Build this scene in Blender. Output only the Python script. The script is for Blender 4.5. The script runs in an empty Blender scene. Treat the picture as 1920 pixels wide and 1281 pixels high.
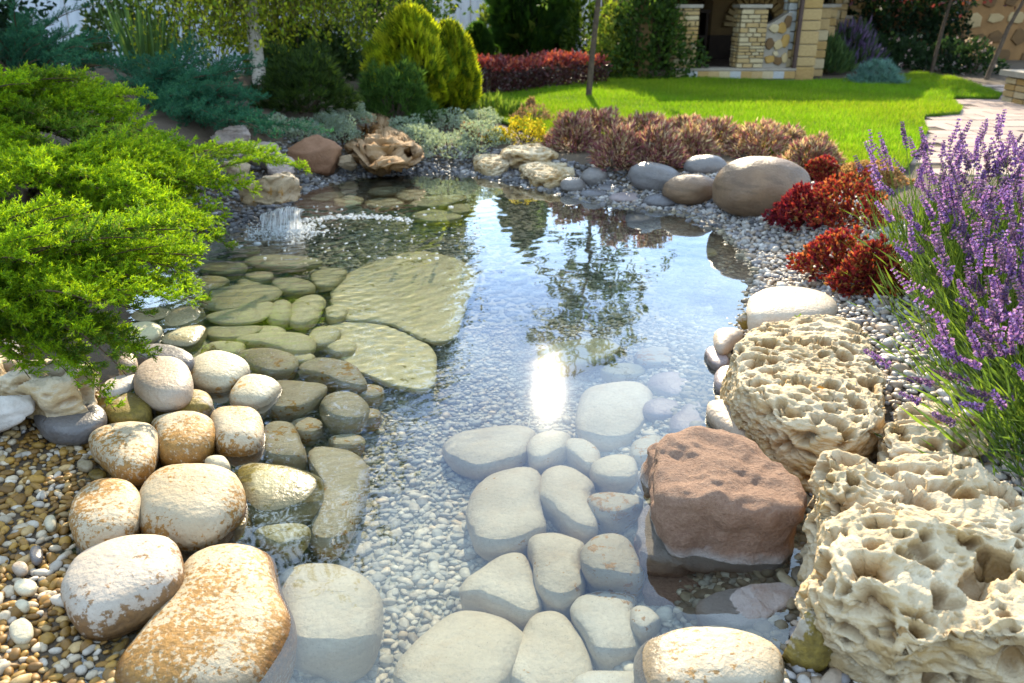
import bpy, math, random
import numpy as np
from mathutils import Vector, Matrix, noise as mnoise

# ------------------------------------------------------------------ camera, sky, sun, exposure
SC = bpy.context.scene
COL = SC.collection
CAM_H, PITCH, FPX = 1.25, math.radians(23.0), 1509.0        # metres above the water, tilt, focal length in 1920-px units
SUN_AZ, SUN_EL = math.radians(2.9), math.radians(26.4)
cam = bpy.data.cameras.new('camera'); cam_o = bpy.data.objects.new('camera', cam); COL.objects.link(cam_o); SC.camera = cam_o
cam_o.location = (0, 0, CAM_H); cam_o.rotation_euler = (math.pi / 2 - PITCH, 0, 0)
cam.sensor_width = 36; cam.lens = FPX / 1920 * 36; cam.clip_start = .05; cam.clip_end = 2000
cam.dof.use_dof = True; cam.dof.focus_distance = 2.3; cam.dof.aperture_fstop = 4.5
W = bpy.data.worlds.new('World'); SC.world = W; W.use_nodes = True
wn = W.node_tree.nodes; wl = W.node_tree.links
sky = wn.new('ShaderNodeTexSky'); sky.sky_type = 'NISHITA'; sky.sun_disc = False
sky.sun_elevation = SUN_EL; sky.sun_rotation = SUN_AZ
sky.air_density = .8; sky.dust_density = .05; sky.ozone_density = 3.0
tc = wn.new('ShaderNodeTexCoord'); mp = wn.new('ShaderNodeMapping'); mp.inputs['Scale'].default_value = (1.6, 1.6, 4.5)
cn = wn.new('ShaderNodeTexNoise'); cn.inputs['Scale'].default_value = 1.7; cn.inputs['Detail'].default_value = 7; cn.inputs['Roughness'].default_value = .55
cr = wn.new('ShaderNodeMapRange'); cr.inputs[1].default_value = .36; cr.inputs[2].default_value = .72; cr.inputs[4].default_value = .8
mx = wn.new('ShaderNodeMix'); mx.data_type = 'RGBA'; mx.inputs[7].default_value = (10.0, 12.6, 14.6, 1)
wl.new(tc.outputs['Generated'], mp.inputs[0]); wl.new(mp.outputs[0], cn.inputs['Vector']); wl.new(cn.outputs[0], cr.inputs[0])
wl.new(cr.outputs[0], mx.inputs[0]); wl.new(sky.outputs[0], mx.inputs[6]); wl.new(mx.outputs[2], wn['Background'].inputs[0])
wn['Background'].inputs[1].default_value = .12
sun = bpy.data.lights.new('sun', 'SUN'); sun_o = bpy.data.objects.new('sun', sun); COL.objects.link(sun_o)
sun.energy = 5.0; sun.angle = math.radians(.55); sun.color = (1, .86, .62)
sun_dir = Vector((math.sin(SUN_AZ) * math.cos(SUN_EL), math.cos(SUN_AZ) * math.cos(SUN_EL), math.sin(SUN_EL)))
sun_o.rotation_euler = sun_dir.to_track_quat('Z', 'Y').to_euler(); sun_o.location = (2, 30, 18)
sun.cycles.is_caustics_light = True
SC.view_settings.view_transform = 'Standard'; SC.view_settings.look = 'None'; SC.view_settings.gamma = 1
SC.view_settings.use_curve_mapping = False; SC.view_settings.exposure = 1.36
SC.render.engine = 'CYCLES'
SC.cycles.use_denoising = True; SC.cycles.caustics_reflective = False; SC.cycles.caustics_refractive = True
SC.cycles.sample_clamp_indirect = 8; SC.cycles.max_bounces = 10; SC.cycles.transparent_max_bounces = 12
SC.cycles.diffuse_bounces = 3; SC.cycles.glossy_bounces = 4; SC.cycles.transmission_bounces = 6

RNG = np.random.default_rng(7); random.seed(7)
cp, sp = math.cos(PITCH), math.sin(PITCH)

# ------------------------------------------------------------------ helpers: survey
def ray(px, py):
    a = (px - 960) / FPX; b = -(py - 640.5) / FPX
    return np.array([a, cp + b * sp, -sp + b * cp])
def P(px, py, z=0.0):
    d = ray(px, py); t = (z - CAM_H) / d[2]
    return np.array([d[0] * t, d[1] * t, z])
def PY(px, py, y):
    d = ray(px, py); t = y / d[1]
    return np.array([d[0] * t, y, CAM_H + d[2] * t])
def Pw(px, py, z):                       # through the water surface, bent as water bends light
    if z >= 0: return P(px, py, z)
    s = P(px, py, 0); d = ray(px, py); d = d / np.linalg.norm(d); n = 1 / 1.33
    c = -d[2]; k = 1 - n * n * (1 - c * c)
    r = n * d + (n * c - math.sqrt(k)) * np.array([0, 0, 1.])
    return s + r * (z / r[2])
def proj(p):
    p = np.asarray(p, float); x = p[..., 0]; y = p[..., 1]; z = p[..., 2] - CAM_H
    f = y * cp - z * sp; u = y * sp + z * cp
    return 960 + FPX * x / f, 640.5 - FPX * u / f, f

# ------------------------------------------------------------------ helpers: meshes and objects
def mesh(name, V, F, mats=(), smooth=True, col=None, mi=None):
    V = np.asarray(V, np.float32); me = bpy.data.meshes.new(name)
    Fs = F if isinstance(F, list) and not isinstance(F[0], tuple) else [F]
    Fs = [np.asarray(f, np.int32) for f in Fs if len(f)]
    me.vertices.add(len(V)); me.vertices.foreach_set('co', V.ravel())
    nl = sum(f.size for f in Fs); npoly = sum(len(f) for f in Fs)
    me.loops.add(nl); me.loops.foreach_set('vertex_index', np.concatenate([f.ravel() for f in Fs]))
    tot = np.concatenate([np.full(len(f), f.shape[1], np.int32) for f in Fs])
    st = np.concatenate([[0], np.cumsum(tot)[:-1]]).astype(np.int32)
    me.polygons.add(npoly); me.polygons.foreach_set('loop_start', st)
    try: me.polygons.foreach_set('loop_total', tot)
    except Exception: pass
    me.polygons.foreach_set('use_smooth', np.full(npoly, smooth, bool))
    if mi is not None: me.polygons.foreach_set('material_index', np.asarray(mi, np.int32))
    for m in (mats if isinstance(mats, (list, tuple)) else [mats]): me.materials.append(m)
    if col is not None:
        a = me.attributes.new('col', 'FLOAT_COLOR', 'POINT')
        c = np.ones((len(V), 4), np.float32); c[:, :3] = col; a.data.foreach_set('color', c.ravel())
    me.update(calc_edges=True); me.validate()
    return me
def link(name, me, parent=None, loc=(0, 0, 0), rot=(0, 0, 0), scale=(1, 1, 1)):
    o = bpy.data.objects.new(name, me); COL.objects.link(o)
    o.location = loc; o.rotation_euler = rot; o.scale = scale
    if parent is not None: o.parent = parent
    return o
def tag(o, label, cat, group=None):
    o['label'] = label; o['category'] = cat
    if group: o['group'] = group
    return o
def thing(name, label, cat, loc=(0, 0, 0), group=None, rz=0):
    return tag(link(name, None, None, tuple(loc), (0, 0, rz)), label, cat, group)
def struct(o): o['kind'] = 'structure'; return o
def stuff(o, label=None, cat=None):
    o['kind'] = 'stuff'
    if label: o['label'] = label; o['category'] = cat
    return o
def wet(o): o.cycles.is_caustics_receiver = True; return o
class MB:                                # collects shapes for ONE mesh
    def __init__(s): s.V = []; s.F3 = []; s.F4 = []; s.C = []; s.n = 0; s.M3 = []; s.M4 = []
    def add(s, V, F, col=(1, 1, 1), m=0):
        V = np.asarray(V, float); F = np.asarray(F, int)
        (s.F3 if F.shape[1] == 3 else s.F4).append(F + s.n); (s.M3 if F.shape[1] == 3 else s.M4).append(np.full(len(F), m))
        s.V.append(V); c = np.empty((len(V), 3)); c[:] = col; s.C.append(c); s.n += len(V); return s
    def build(s, name, mats, smooth=True):
        F = []; M = []
        if s.F3: F.append(np.concatenate(s.F3)); M.append(np.concatenate(s.M3))
        if s.F4: F.append(np.concatenate(s.F4)); M.append(np.concatenate(s.M4))
        return mesh(name, np.concatenate(s.V), F, mats, smooth, np.concatenate(s.C), np.concatenate(M))
def norm(a): return a / np.maximum(np.linalg.norm(a, axis=-1, keepdims=True), 1e-9)
def tube(pts, rad, n=6):
    pts = np.asarray(pts, float); rad = np.broadcast_to(np.asarray(rad, float), (len(pts),))
    T = norm(np.gradient(pts, axis=0)); ref = np.array([.31, .17, .93]) if abs(T[0, 2]) < .9 else np.array([1., .1, 0])
    A = norm(np.cross(T, ref)); B = np.cross(T, A); a = np.linspace(0, 2 * math.pi, n, endpoint=False)
    V = pts[:, None] + rad[:, None, None] * (np.cos(a)[None, :, None] * A[:, None] + np.sin(a)[None, :, None] * B[:, None])
    i = np.arange(len(pts) * n).reshape(len(pts), n); j = np.roll(i, -1, 1)
    return V.reshape(-1, 3), np.stack([i[:-1], j[:-1], j[1:], i[1:]], -1).reshape(-1, 4)
def box(x0, x1, y0, y1, z0, z1):
    V = np.array([[x, y, z] for z in (z0, z1) for y in (y0, y1) for x in (x0, x1)], float)
    return V, np.array([[0, 2, 3, 1], [4, 5, 7, 6], [0, 1, 5, 4], [2, 6, 7, 3], [0, 4, 6, 2], [1, 3, 7, 5]])
def scatter(pv, pf, pos, ax, up, sc):    # copies of a little shape; pv: x along the axis, z up
    pv = np.asarray(pv, float); pf = np.asarray(pf, int); N = len(pos)
    X = norm(ax); Y = norm(np.cross(up, X)); Z = np.cross(X, Y)
    sc = np.broadcast_to(np.asarray(sc, float).reshape(-1, 1) if np.ndim(sc) < 2 else np.asarray(sc, float), (N, 1) if np.ndim(sc) < 2 else (N, 3))
    if sc.shape[1] == 1: sc = np.repeat(sc, 3, 1)
    q = pv[None] * sc[:, None, :]
    V = pos[:, None] + q[..., 0:1] * X[:, None] + q[..., 1:2] * Y[:, None] + q[..., 2:3] * Z[:, None]
    F = pf[None] + (np.arange(N) * len(pv))[:, None, None]
    return V.reshape(-1, 3), F.reshape(-1, pf.shape[1])
def rdir(n): return norm(RNG.normal(size=(n, 3)))
def pick(cols, n, jit=.18):
    cols = np.asarray(cols, float); c = cols[RNG.integers(0, len(cols), n)]
    return c * (1 + jit * RNG.normal(size=(n, 1))).clip(.5, 1.6)
LEAF_V = [(0, 0, 0), (.45, .28, .08), (1, 0, -.03), (.45, -.28, .08)]; LEAF_F = [(0, 1, 2), (0, 2, 3)]
NARROW_V = [(0, 0, 0), (.4, .11, .04), (1, 0, -.05), (.4, -.11, .04)]
def sstep(a, b, x): t = np.clip((np.asarray(x, float) - a) / (b - a), 0, 1); return t * t * (3 - 2 * t)

# ------------------------------------------------------------------ helpers: materials
class NT:
    def __init__(s, name):
        s.m = bpy.data.materials.new(name); s.m.use_nodes = True; s.t = s.m.node_tree; s.t.nodes.clear()
        s.out = s.n('OutputMaterial')
    def n(s, kind, **kw):
        x = s.t.nodes.new('ShaderNode' + kind)
        for k, v in kw.items(): setattr(x, k, v)
        return x
    def l(s, a, b): s.t.links.new(a, b)
    def noise(s, vec, scale, detail=4, rough=.55):
        x = s.n('TexNoise'); x.inputs['Scale'].default_value = scale; x.inputs['Detail'].default_value = detail; x.inputs['Roughness'].default_value = rough
        if vec is not None: s.l(vec, x.inputs['Vector'])
        return x.outputs[0]
    def rng(s, v, a, b, c=0, d=1):
        x = s.n('MapRange'); s.l(v, x.inputs[0])
        for i, q in zip((1, 2, 3, 4), (a, b, c, d)): x.inputs[i].default_value = q
        return x.outputs[0]
    def math(s, op, a, b=0.0):
        x = s.n('Math', operation=op)
        for i, q in enumerate((a, b)):
            if isinstance(q, (int, float)): x.inputs[i].default_value = q
            else: s.l(q, x.inputs[i])
        return x.outputs[0]
    def mix(s, f, a, b, mode='MIX'):
        x = s.n('Mix', data_type='RGBA', blend_type=mode)
        for i, q in zip((0, 6, 7), (f, a, b)):
            if isinstance(q, (int, float)): x.inputs[i].default_value = q
            elif isinstance(q, (tuple, list)): x.inputs[i].default_value = (*q, 1)
            else: s.l(q, x.inputs[i])
        return x.outputs[2]
    def objco(s):
        t = s.n('TexCoord'); i = s.n('ObjectInfo'); v = s.n('VectorMath', operation='MULTIPLY_ADD')
        s.l(i.outputs['Random'], v.inputs[0]); v.inputs[1].default_value = (37, 53, 71); s.l(t.outputs['Object'], v.inputs[2])
        return v.outputs[0]
    def prin(s, col, rough=.8, bump=None, bstr=.3, bdist=.01, spec=.3):
        p = s.n('BsdfPrincipled'); p.inputs['Specular IOR Level'].default_value = spec
        if isinstance(col, (tuple, list)): p.inputs['Base Color'].default_value = (*col, 1)
        else: s.l(col, p.inputs['Base Color'])
        if isinstance(rough, (int, float)): p.inputs['Roughness'].default_value = rough
        else: s.l(rough, p.inputs['Roughness'])
        if bump is not None:
            b = s.n('Bump'); b.inputs['Strength'].default_value = bstr; b.inputs['Distance'].default_value = bdist
            s.l(bump, b.inputs['Height']); s.l(b.outputs[0], p.inputs['Normal'])
        return p.outputs[0]
    def done(s, sh): s.l(sh, s.out.inputs[0]); return s.m
def m_plain(name, c1, c2=None, scale=6, rough=.8, bstr=.3, spec=.3, bdist=.01):
    t = NT(name); co = t.objco(); n = t.noise(co, scale, 6)
    return t.done(t.prin(t.mix(t.rng(n, .3, .7), c1, c2 or tuple(.6 * x for x in c1)), rough, n, bstr, bdist, spec))
def m_stone(name, c1, c2, stain=(.24, .13, .025), amt=.0, sc=30., low=0., zlo=-.02, zhi=.07, rough=.62, bstr=.6, veins=0., spec=.35):
    # pale or dark rock with clouds of tone, fine pits and crusts of ochre algae, thicker about the waterline
    t = NT(name); co = t.objco(); a = t.noise(co, 5, 6); b = t.noise(co, 90, 3); c = t.mix(t.rng(a, .32, .68), c1, c2)
    c = t.mix(t.rng(b, .35, .75, 0, .3), c, tuple(.5 * x for x in c1)); c = t.mix(t.rng(t.noise(co, 260, 2), .64, .72, 0, .55), c, tuple(.35 * x for x in c2)); c = t.mix(t.rng(t.noise(co, 14, 5), .5, .75, 0, .35), c, (c2[0] * .95, c2[1] * .78, c2[2] * .6))
    if veins:
        mpn = t.n('Mapping'); mpn.inputs['Scale'].default_value = (3, 3, 14); t.l(co, mpn.inputs[0])
        c = t.mix(t.rng(t.noise(mpn.outputs[0], 2.2, 5), .52, .6, 0, veins), c, tuple(.42 * x for x in c2))
    if amt or low:
        g = t.n('NewGeometry'); s = t.n('SeparateXYZ'); t.l(g.outputs['Position'], s.inputs[0])
        lowm = t.rng(s.outputs[2], zhi, zlo, 0, low)
        big = t.noise(co, 4.5, 3); fine = t.noise(co, sc, 7, .65)
        v = t.math('ADD', t.math('ADD', fine, t.math('MULTIPLY', big, .8)), t.math('ADD', lowm, amt - 1.11))
        mk = t.rng(v, .0, .05, 0, .92)
        c = t.mix(mk, c, t.mix(t.rng(b, .3, .7), stain, tuple(1.9 * x for x in stain)))
    hb = t.math('ADD', t.math('MULTIPLY', a, .6), t.math('ADD', t.math('MULTIPLY', t.noise(co, 55, 6), .6), t.math('MULTIPLY', b, .35)))
    g2 = t.n('NewGeometry'); s2 = t.n('SeparateXYZ'); t.l(g2.outputs['Position'], s2.inputs[0]); zz = t.math('ADD', s2.outputs[2], t.math('MULTIPLY', t.math('SUBTRACT', a, .5), .05))
    band = t.math('MULTIPLY', t.rng(zz, .012, .026, 1, 0), t.rng(zz, -.03, -.004, 0, 1))                        # wet, silty ring at the waterline
    c = t.mix(t.math('MULTIPLY', band, .75), c, t.mix(1.0, c, (.36, .30, .22), 'MULTIPLY')); ro = t.math('SUBTRACT', rough, t.math('MULTIPLY', band, .35))
    return t.done(t.prin(c, ro, hb, bstr, .012, spec))
def m_leaf(name, trans=.4, rough=.5, spec=.25, sat=1.0):
    t = NT(name); a = t.n('Attribute', attribute_name='col'); i = t.n('ObjectInfo'); h = t.n('HueSaturation'); h.inputs['Saturation'].default_value = sat
    t.l(a.outputs['Color'], h.inputs['Color']); t.l(t.rng(i.outputs['Random'], 0, 1, .86, 1.14), h.inputs['Value'])
    p = t.prin(h.outputs[0], rough, spec=spec); tr = t.n('BsdfTranslucent')
    t.l(t.mix(.5, h.outputs[0], t.mix(1.0, h.outputs[0], (1.7, 1.75, .6), 'MULTIPLY')), tr.inputs[0])
    mxn = t.n('MixShader'); mxn.inputs[0].default_value = trans; t.l(p, mxn.inputs[1]); t.l(tr.outputs[0], mxn.inputs[2])
    return t.done(mxn.outputs[0])
def m_attr(name, rough=.6, spec=.35, bstr=.2):
    t = NT(name); a = t.n('Attribute', attribute_name='col'); co = t.n('TexCoord').outputs['Object']; n = t.noise(co, 70, 4)
    return t.done(t.prin(t.mix(t.rng(n, .3, .75, 0, .45), a.outputs['Color'], (.03, .025, .02)), rough, n, bstr, .004, spec))

M = {}
M['leaf'] = m_leaf('leaf_green'); M['leaf_dull'] = m_leaf('leaf_dull', .4, .6); M['needle'] = m_leaf('needle', .55, .55, .2)
M['leaf_gloss'] = m_leaf('leaf_glossy', .35, .35, .4); M['petal'] = m_leaf('petal', .4, .6, .2)
M['grass'] = m_leaf('grass_blade', .5, .5, .2)
M['bark'] = m_plain('bark', (.12, .08, .05), (.05, .035, .025), 25, .9, .6)
M['twig'] = m_plain('twig', (.10, .06, .03), (.06, .04, .02), 30, .9)
M['pebble'] = m_attr('pebble', .55, .4)

# ------------------------------------------------------------------ terrain and pond
POND_PX = [(165, 1281), (150, 1180), (95, 1040), (120, 930), (150, 850), (190, 790), (250, 700), (255, 620), (240, 540), (270, 480), (340, 440), (440, 425),
           (500, 400), (545, 360), (640, 332), (760, 322), (880, 322), (960, 340), (1060, 360), (1180, 387), (1290, 397), (1370, 436), (1435, 510),
           (1412, 580), (1385, 650), (1395, 760), (1420, 850), (1520, 900), (1560, 1000), (1540, 1100), (1510, 1200), (1500, 1281)]
POND = np.array([P(x, y)[:2] for x, y in POND_PX] + [[.75, .95], [.6, .75], [0, .65], [-.6, .75], [-.8, .95]])
def sdf(x, y):                           # metres inside the pond's edge (negative outside)
    x = np.asarray(x, float); y = np.asarray(y, float); d = np.full(x.shape, 1e9); ins = np.zeros(x.shape, bool)
    for a, b in zip(POND, np.roll(POND, -1, 0)):
        ex, ey = b - a; wx = x - a[0]; wy = y - a[1]
        t = np.clip((wx * ex + wy * ey) / (ex * ex + ey * ey), 0, 1)
        d = np.minimum(d, np.hypot(wx - ex * t, wy - ey * t))
        c = (a[1] > y) != (b[1] > y)
        with np.errstate(divide='ignore', invalid='ignore'): ins ^= c & (x < (b[0] - a[0]) * (y - a[1]) / (b[1] - a[1]) + a[0])
    return np.where(ins, d, -d)
def hills(x, y):
    n = np.sin(x * 1.7 + y * .9) * .5 + np.sin(x * .8 - y * 1.9 + 2) * .5
    return n
def ground(x, y):
    d = sdf(x, y)
    deep = .29 - .12 * sstep(3.2, 5.5, y)
    zin = -deep * sstep(-.02, .62, d)
    zout = .15 * sstep(0, .55, -d)
    bank = .30 * sstep(.05, .75, -d) * sstep(-.9, -1.7, x) * sstep(2.1, 3.2, y) * sstep(13, 9, y)
    far = .12 * sstep(-2.2, -4.5, x) * sstep(4.5, 7, y) * sstep(14, 10, y)
    return np.where(d > 0, zin, zout + bank + far + .012 * hills(x, y) * sstep(.2, .8, -d) * sstep(9, 7, np.hypot(x, y)))
def G(px, py, zoff=0.0):                 # the point of the ground seen at a pixel
    d = ray(px, py); t = np.linspace(.8, 60, 6000); z = CAM_H + d[2] * t - zoff
    g = ground(d[0] * t, d[1] * t); k = np.argmax(z < g)
    return np.array([d[0] * t[k], d[1] * t[k], g[k] + zoff])
def gz(x, y): return float(ground(np.array([x]), np.array([y]))[0])

def m_ground():
    t = NT('soil_and_silt'); co = t.n('TexCoord').outputs['Object']; a = t.noise(co, 3, 6); b = t.noise(co, 60, 5)
    g = t.n('NewGeometry'); s = t.n('SeparateXYZ'); t.l(g.outputs['Position'], s.inputs[0])
    under = t.rng(s.outputs[2], .0, -.1)
    soil = t.mix(t.rng(a, .3, .7), (.07, .05, .035), (.13, .10, .07)); silt = t.mix(t.rng(b, .3, .7), (.46, .43, .33), (.32, .30, .22))
    return t.done(t.prin(t.mix(under, soil, silt), .9, b, .5, .02, .15))
nx, ny = 190, 220
gx = np.concatenate([[-900, -200, -60, -20, -9], np.linspace(-4.5, 4.5, nx), [9, 20, 60, 200, 900]])
gy = np.concatenate([[-900, -100, -10, -1], np.linspace(.2, 9.5, ny), [11, 14, 18, 30, 80, 300, 1200]])
X, Y = np.meshgrid(gx, gy); Z = ground(X, Y); I = np.arange(X.size).reshape(X.shape)
Q = np.stack([I[:-1, :-1], I[:-1, 1:], I[1:, 1:], I[1:, :-1]], -1).reshape(-1, 4)
wet(struct(link('ground', mesh('ground', np.stack([X, Y, Z], -1).reshape(-1, 3), Q, m_ground()))))

# ------------------------------------------------------------------ water
FALL = P(520, 425)
def ripple(x, y):
    r = np.hypot(x - FALL[0], y - FALL[1]); a = np.exp(-r / .8); a2 = np.exp(-(r / 2.3) ** 2) * sstep(.05, -.5, x + .12 * (y - 3))
    w = .0011 * np.sin(r * 62 + 1.2 * np.sin(x * 4 + y * 3)) + .0008 * np.sin(r * 41 + 2 * np.sin(y * 5)) + .0006 * np.sin(-x * 29 + y * 55)
    rs = np.random.default_rng(5); fine = 0; wp = .05 * np.sin(x * 5.1 + 1.7 * np.sin(y * 3.7)) + .05 * np.sin(y * 4.3 + 2.1 * np.sin(x * 2.9))
    fine = .00022 * np.sin(r * 118 + 2.2 * np.sin(x * 3.1 + y * 4) + 1.1 * np.sin(x * 9 - y * 4))
    for k in range(8):
        an = rs.uniform(-2.6, .4); kk = rs.uniform(58, 135); fine = fine + .022 / kk * np.sin(kk * (x * math.cos(an) + y * math.sin(an) + wp * rs.uniform(.5, 1.6)) + rs.uniform(0, 6)) * (.6 + .4 * np.sin(x * rs.uniform(2, 6) + y * rs.uniform(2, 6) + k))
    calm = .00010 * np.sin(x * 11 + y * 43 + 1.3 * np.sin(x * 5)) + .00006 * np.sin(x * 23 - y * 37 + np.sin(y * 7)) + .00003 * np.sin(r * 75)
    near = sstep(1.9, 4.2, y)
    return a * w + fine * a2 + calm * (.10 + .90 * near) * sstep(1.6, -.3, x - .25 * y + .4)
wx = np.concatenate([np.arange(-2.2, -.1, .0068), np.linspace(-.1, 2.0, 130)]); wy = np.concatenate([np.linspace(.55, 1.7, 60)[:-1], np.arange(1.7, 4.6, .0072), np.linspace(4.61, 6.6, 90)])
X, Y = np.meshgrid(wx, wy); Z = ripple(X, Y); I = np.arange(X.size).reshape(X.shape)
Q = np.stack([I[:-1, :-1], I[:-1, 1:], I[1:, 1:], I[1:, :-1]], -1).reshape(-1, 4)
keep = (sdf(X, Y) > -.12)[:-1, :-1].ravel(); Q = Q[keep]
used = np.unique(Q); rm = np.full(X.size, -1); rm[used] = np.arange(len(used))
def m_water():
    t = NT('water'); g = t.n('BsdfGlass'); g.inputs['IOR'].default_value = 1.34; g.inputs['Roughness'].default_value = 0; g.inputs['Color'].default_value = (.97, 1, .985, 1)
    r = t.n('BsdfGlossy'); r.inputs['Roughness'].default_value = .085                       # the finest capillary ripples
    f = t.n('Fresnel'); f.inputs[0].default_value = 1.33; k = t.math('MULTIPLY', f.outputs[0], .03); m = t.n('MixShader')
    sh = t.n('BsdfGlossy'); sh.inputs['Roughness'].default_value = 0; k2 = t.math('MULTIPLY', f.outputs[0], 2.3); k2 = t.math('MINIMUM', k2, .85); m2 = t.n('MixShader'); t.l(k2, m2.inputs[0]); t.l(g.outputs[0], m2.inputs[1]); t.l(sh.outputs[0], m2.inputs[2])   # mirror sheen
    t.l(k, m.inputs[0]); t.l(m2.outputs[0], m.inputs[1]); t.l(r.outputs[0], m.inputs[2]); return t.done(m.outputs[0])
M['water'] = m_water()
water = struct(link('water', mesh('water', np.stack([X, Y, Z], -1).reshape(-1, 3)[used], rm[Q], M['water'])))
water.cycles.is_caustics_caster = True

# ------------------------------------------------------------------ stones
M['pale'] = m_stone('stone_pale', (.50, .445, .32), (.40, .35, .24), amt=.07, sc=34, low=.06)
M['pale_clean'] = m_stone('stone_pale_clean', (.64, .56, .40), (.52, .45, .31), amt=-.02, sc=45, veins=.12)
M['pale_dotted'] = m_stone('stone_pale_dotted', (.60, .56, .45), (.50, .47, .37), stain=(.23, .13, .035), amt=.06, sc=58)
M['heavy_dotted'] = m_stone('stone_heavy_dotted', (.48, .41, .30), (.39, .33, .24), stain=(.19, .10, .025), amt=.19, sc=70)
M['crusted'] = m_stone('stone_crusted', (.47, .385, .265), (.37, .29, .18), stain=(.18, .085, .012), amt=.155, sc=85, low=.14)
M['rimmed'] = m_stone('stone_rimmed', (.45, .38, .31), (.37, .31, .24), stain=(.11, .055, .016), amt=.06, sc=45, low=.5, zlo=-.01, zhi=.085)
M['sandy'] = m_stone('stone_sandy', (.46, .37, .28), (.36, .28, .21), amt=-.06, rough=.55)
M['sandy_light'] = m_stone('stone_sandy_light', (.56, .47, .36), (.47, .39, .30), amt=-.06, rough=.6)
M['moss'] = m_stone('stone_mossy', (.42, .36, .28), (.30, .26, .2), stain=(.13, .09, .01), amt=.36, sc=22)
M['algae'] = m_stone('stone_algae', (.46, .42, .26), (.34, .32, .19), stain=(.16, .13, .025), amt=.16, sc=30)
M['green'] = m_stone('stone_greenish', (.58, .53, .33), (.46, .42, .25), stain=(.15, .13, .04), amt=.0, sc=24)
M['slab'] = m_stone('slab_stone', (.70, .64, .40), (.54, .50, .30), stain=(.18, .16, .05), amt=.03, sc=18, bstr=.4)
M['grey'] = m_stone('stone_grey', (.22, .195, .175), (.13, .12, .12), rough=.38, spec=.5, veins=.25)
M['wetgrey'] = m_stone('stone_wet_grey', (.16, .15, .155), (.09, .085, .09), rough=.22, spec=.6)
M['mauve'] = m_stone('stone_mauve', (.33, .26, .25), (.24, .2, .2), rough=.4, spec=.5, amt=-.06)
M['tan'] = m_stone('stone_tan', (.27, .17, .095), (.17, .11, .07), rough=.45, veins=.35)
M['white_rock'] = m_stone('rock_white', (.62, .57, .52), (.42, .37, .33), stain=(.22, .13, .05), amt=.03, sc=14, low=.2, zlo=.02, zhi=.14, bstr=.6)
M['ledge'] = m_stone('rock_ledge', (.52, .40, .27), (.36, .25, .14), stain=(.22, .11, .02), amt=.08, sc=20, bstr=.7)
M['pink_rock'] = m_stone('rock_pink', (.58, .47, .41), (.42, .31, .26), stain=(.16, .08, .04), amt=.0, sc=12, bstr=.7, veins=.5)
M['red_rock'] = m_stone('rock_red', (.33, .17, .09), (.22, .11, .06), stain=(.1, .06, .03), amt=.0, sc=12, bstr=.7)
M['dark_rock'] = m_stone('rock_dark', (.16, .14, .14), (.08, .07, .08), bstr=.8)
def m_brown():
    t = NT('rock_brown_granular'); co = t.objco(); a = t.noise(co, 4, 6); b = t.noise(co, 110, 5, .7)
    g = t.n('NewGeometry'); s = t.n('SeparateXYZ'); t.l(g.outputs['Position'], s.inputs[0])
    c = t.mix(t.rng(a, .3, .7), (.29, .175, .12), (.18, .105, .075)); c = t.mix(t.rng(b, .4, .7, 0, .55), c, (.40, .27, .19))
    line = t.rng(t.math('ADD', s.outputs[2], t.math('MULTIPLY', t.math('SUBTRACT', t.noise(co, 24, 5), .5), .05)), .005, .03, 1, 0)
    line2 = t.rng(s.outputs[2], -.10, -.03, 0, 1)
    c = t.mix(t.math('MULTIPLY', t.math('MULTIPLY', line, line2), .6), c, (.5, .47, .45))
    return t.done(t.prin(c, .85, t.math('ADD', b, a), .9, .012, .2))
M['brown'] = m_brown()
def m_lime(name='porous_limestone', k=(1, 1, 1)):
    t = NT(name); co = t.objco(); at = t.n('Attribute', attribute_name='col')
    a = t.noise(co, 6, 6); b = t.noise(co, 70, 5)
    c = t.mix(t.rng(a, .35, .65), (.61, .51, .36), (.47, .36, .215)); c = t.mix(t.rng(b, .4, .8, 0, .35), c, (.3, .22, .13))
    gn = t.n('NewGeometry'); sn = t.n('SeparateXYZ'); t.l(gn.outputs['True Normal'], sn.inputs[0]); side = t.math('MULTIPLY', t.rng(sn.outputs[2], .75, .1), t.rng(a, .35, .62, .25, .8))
    c = t.mix(side, c, (.40, .255, .095))                                  # ochre flanks, also darkened by slope to paint in shade below lit tops
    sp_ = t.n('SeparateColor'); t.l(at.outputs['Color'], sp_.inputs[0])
    c = t.mix(t.math('MULTIPLY', sp_.outputs[0], t.rng(a, .25, .6, .25, .85)), c, (.20, .095, .02))     # ochre stain in the holes, painted darker with depth like shade inside
    c = t.mix(1.0, c, k, 'MULTIPLY'); return t.done(t.prin(c, .9, t.math('ADD', a, b), .7, .012, .15))
M['lime'] = m_lime(); M['lime_brown'] = m_lime('porous_brown_rock', (.62, .5, .42)); M['lime_white'] = m_lime('porous_white_rock', (1, 1.04, 1.15))

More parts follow.
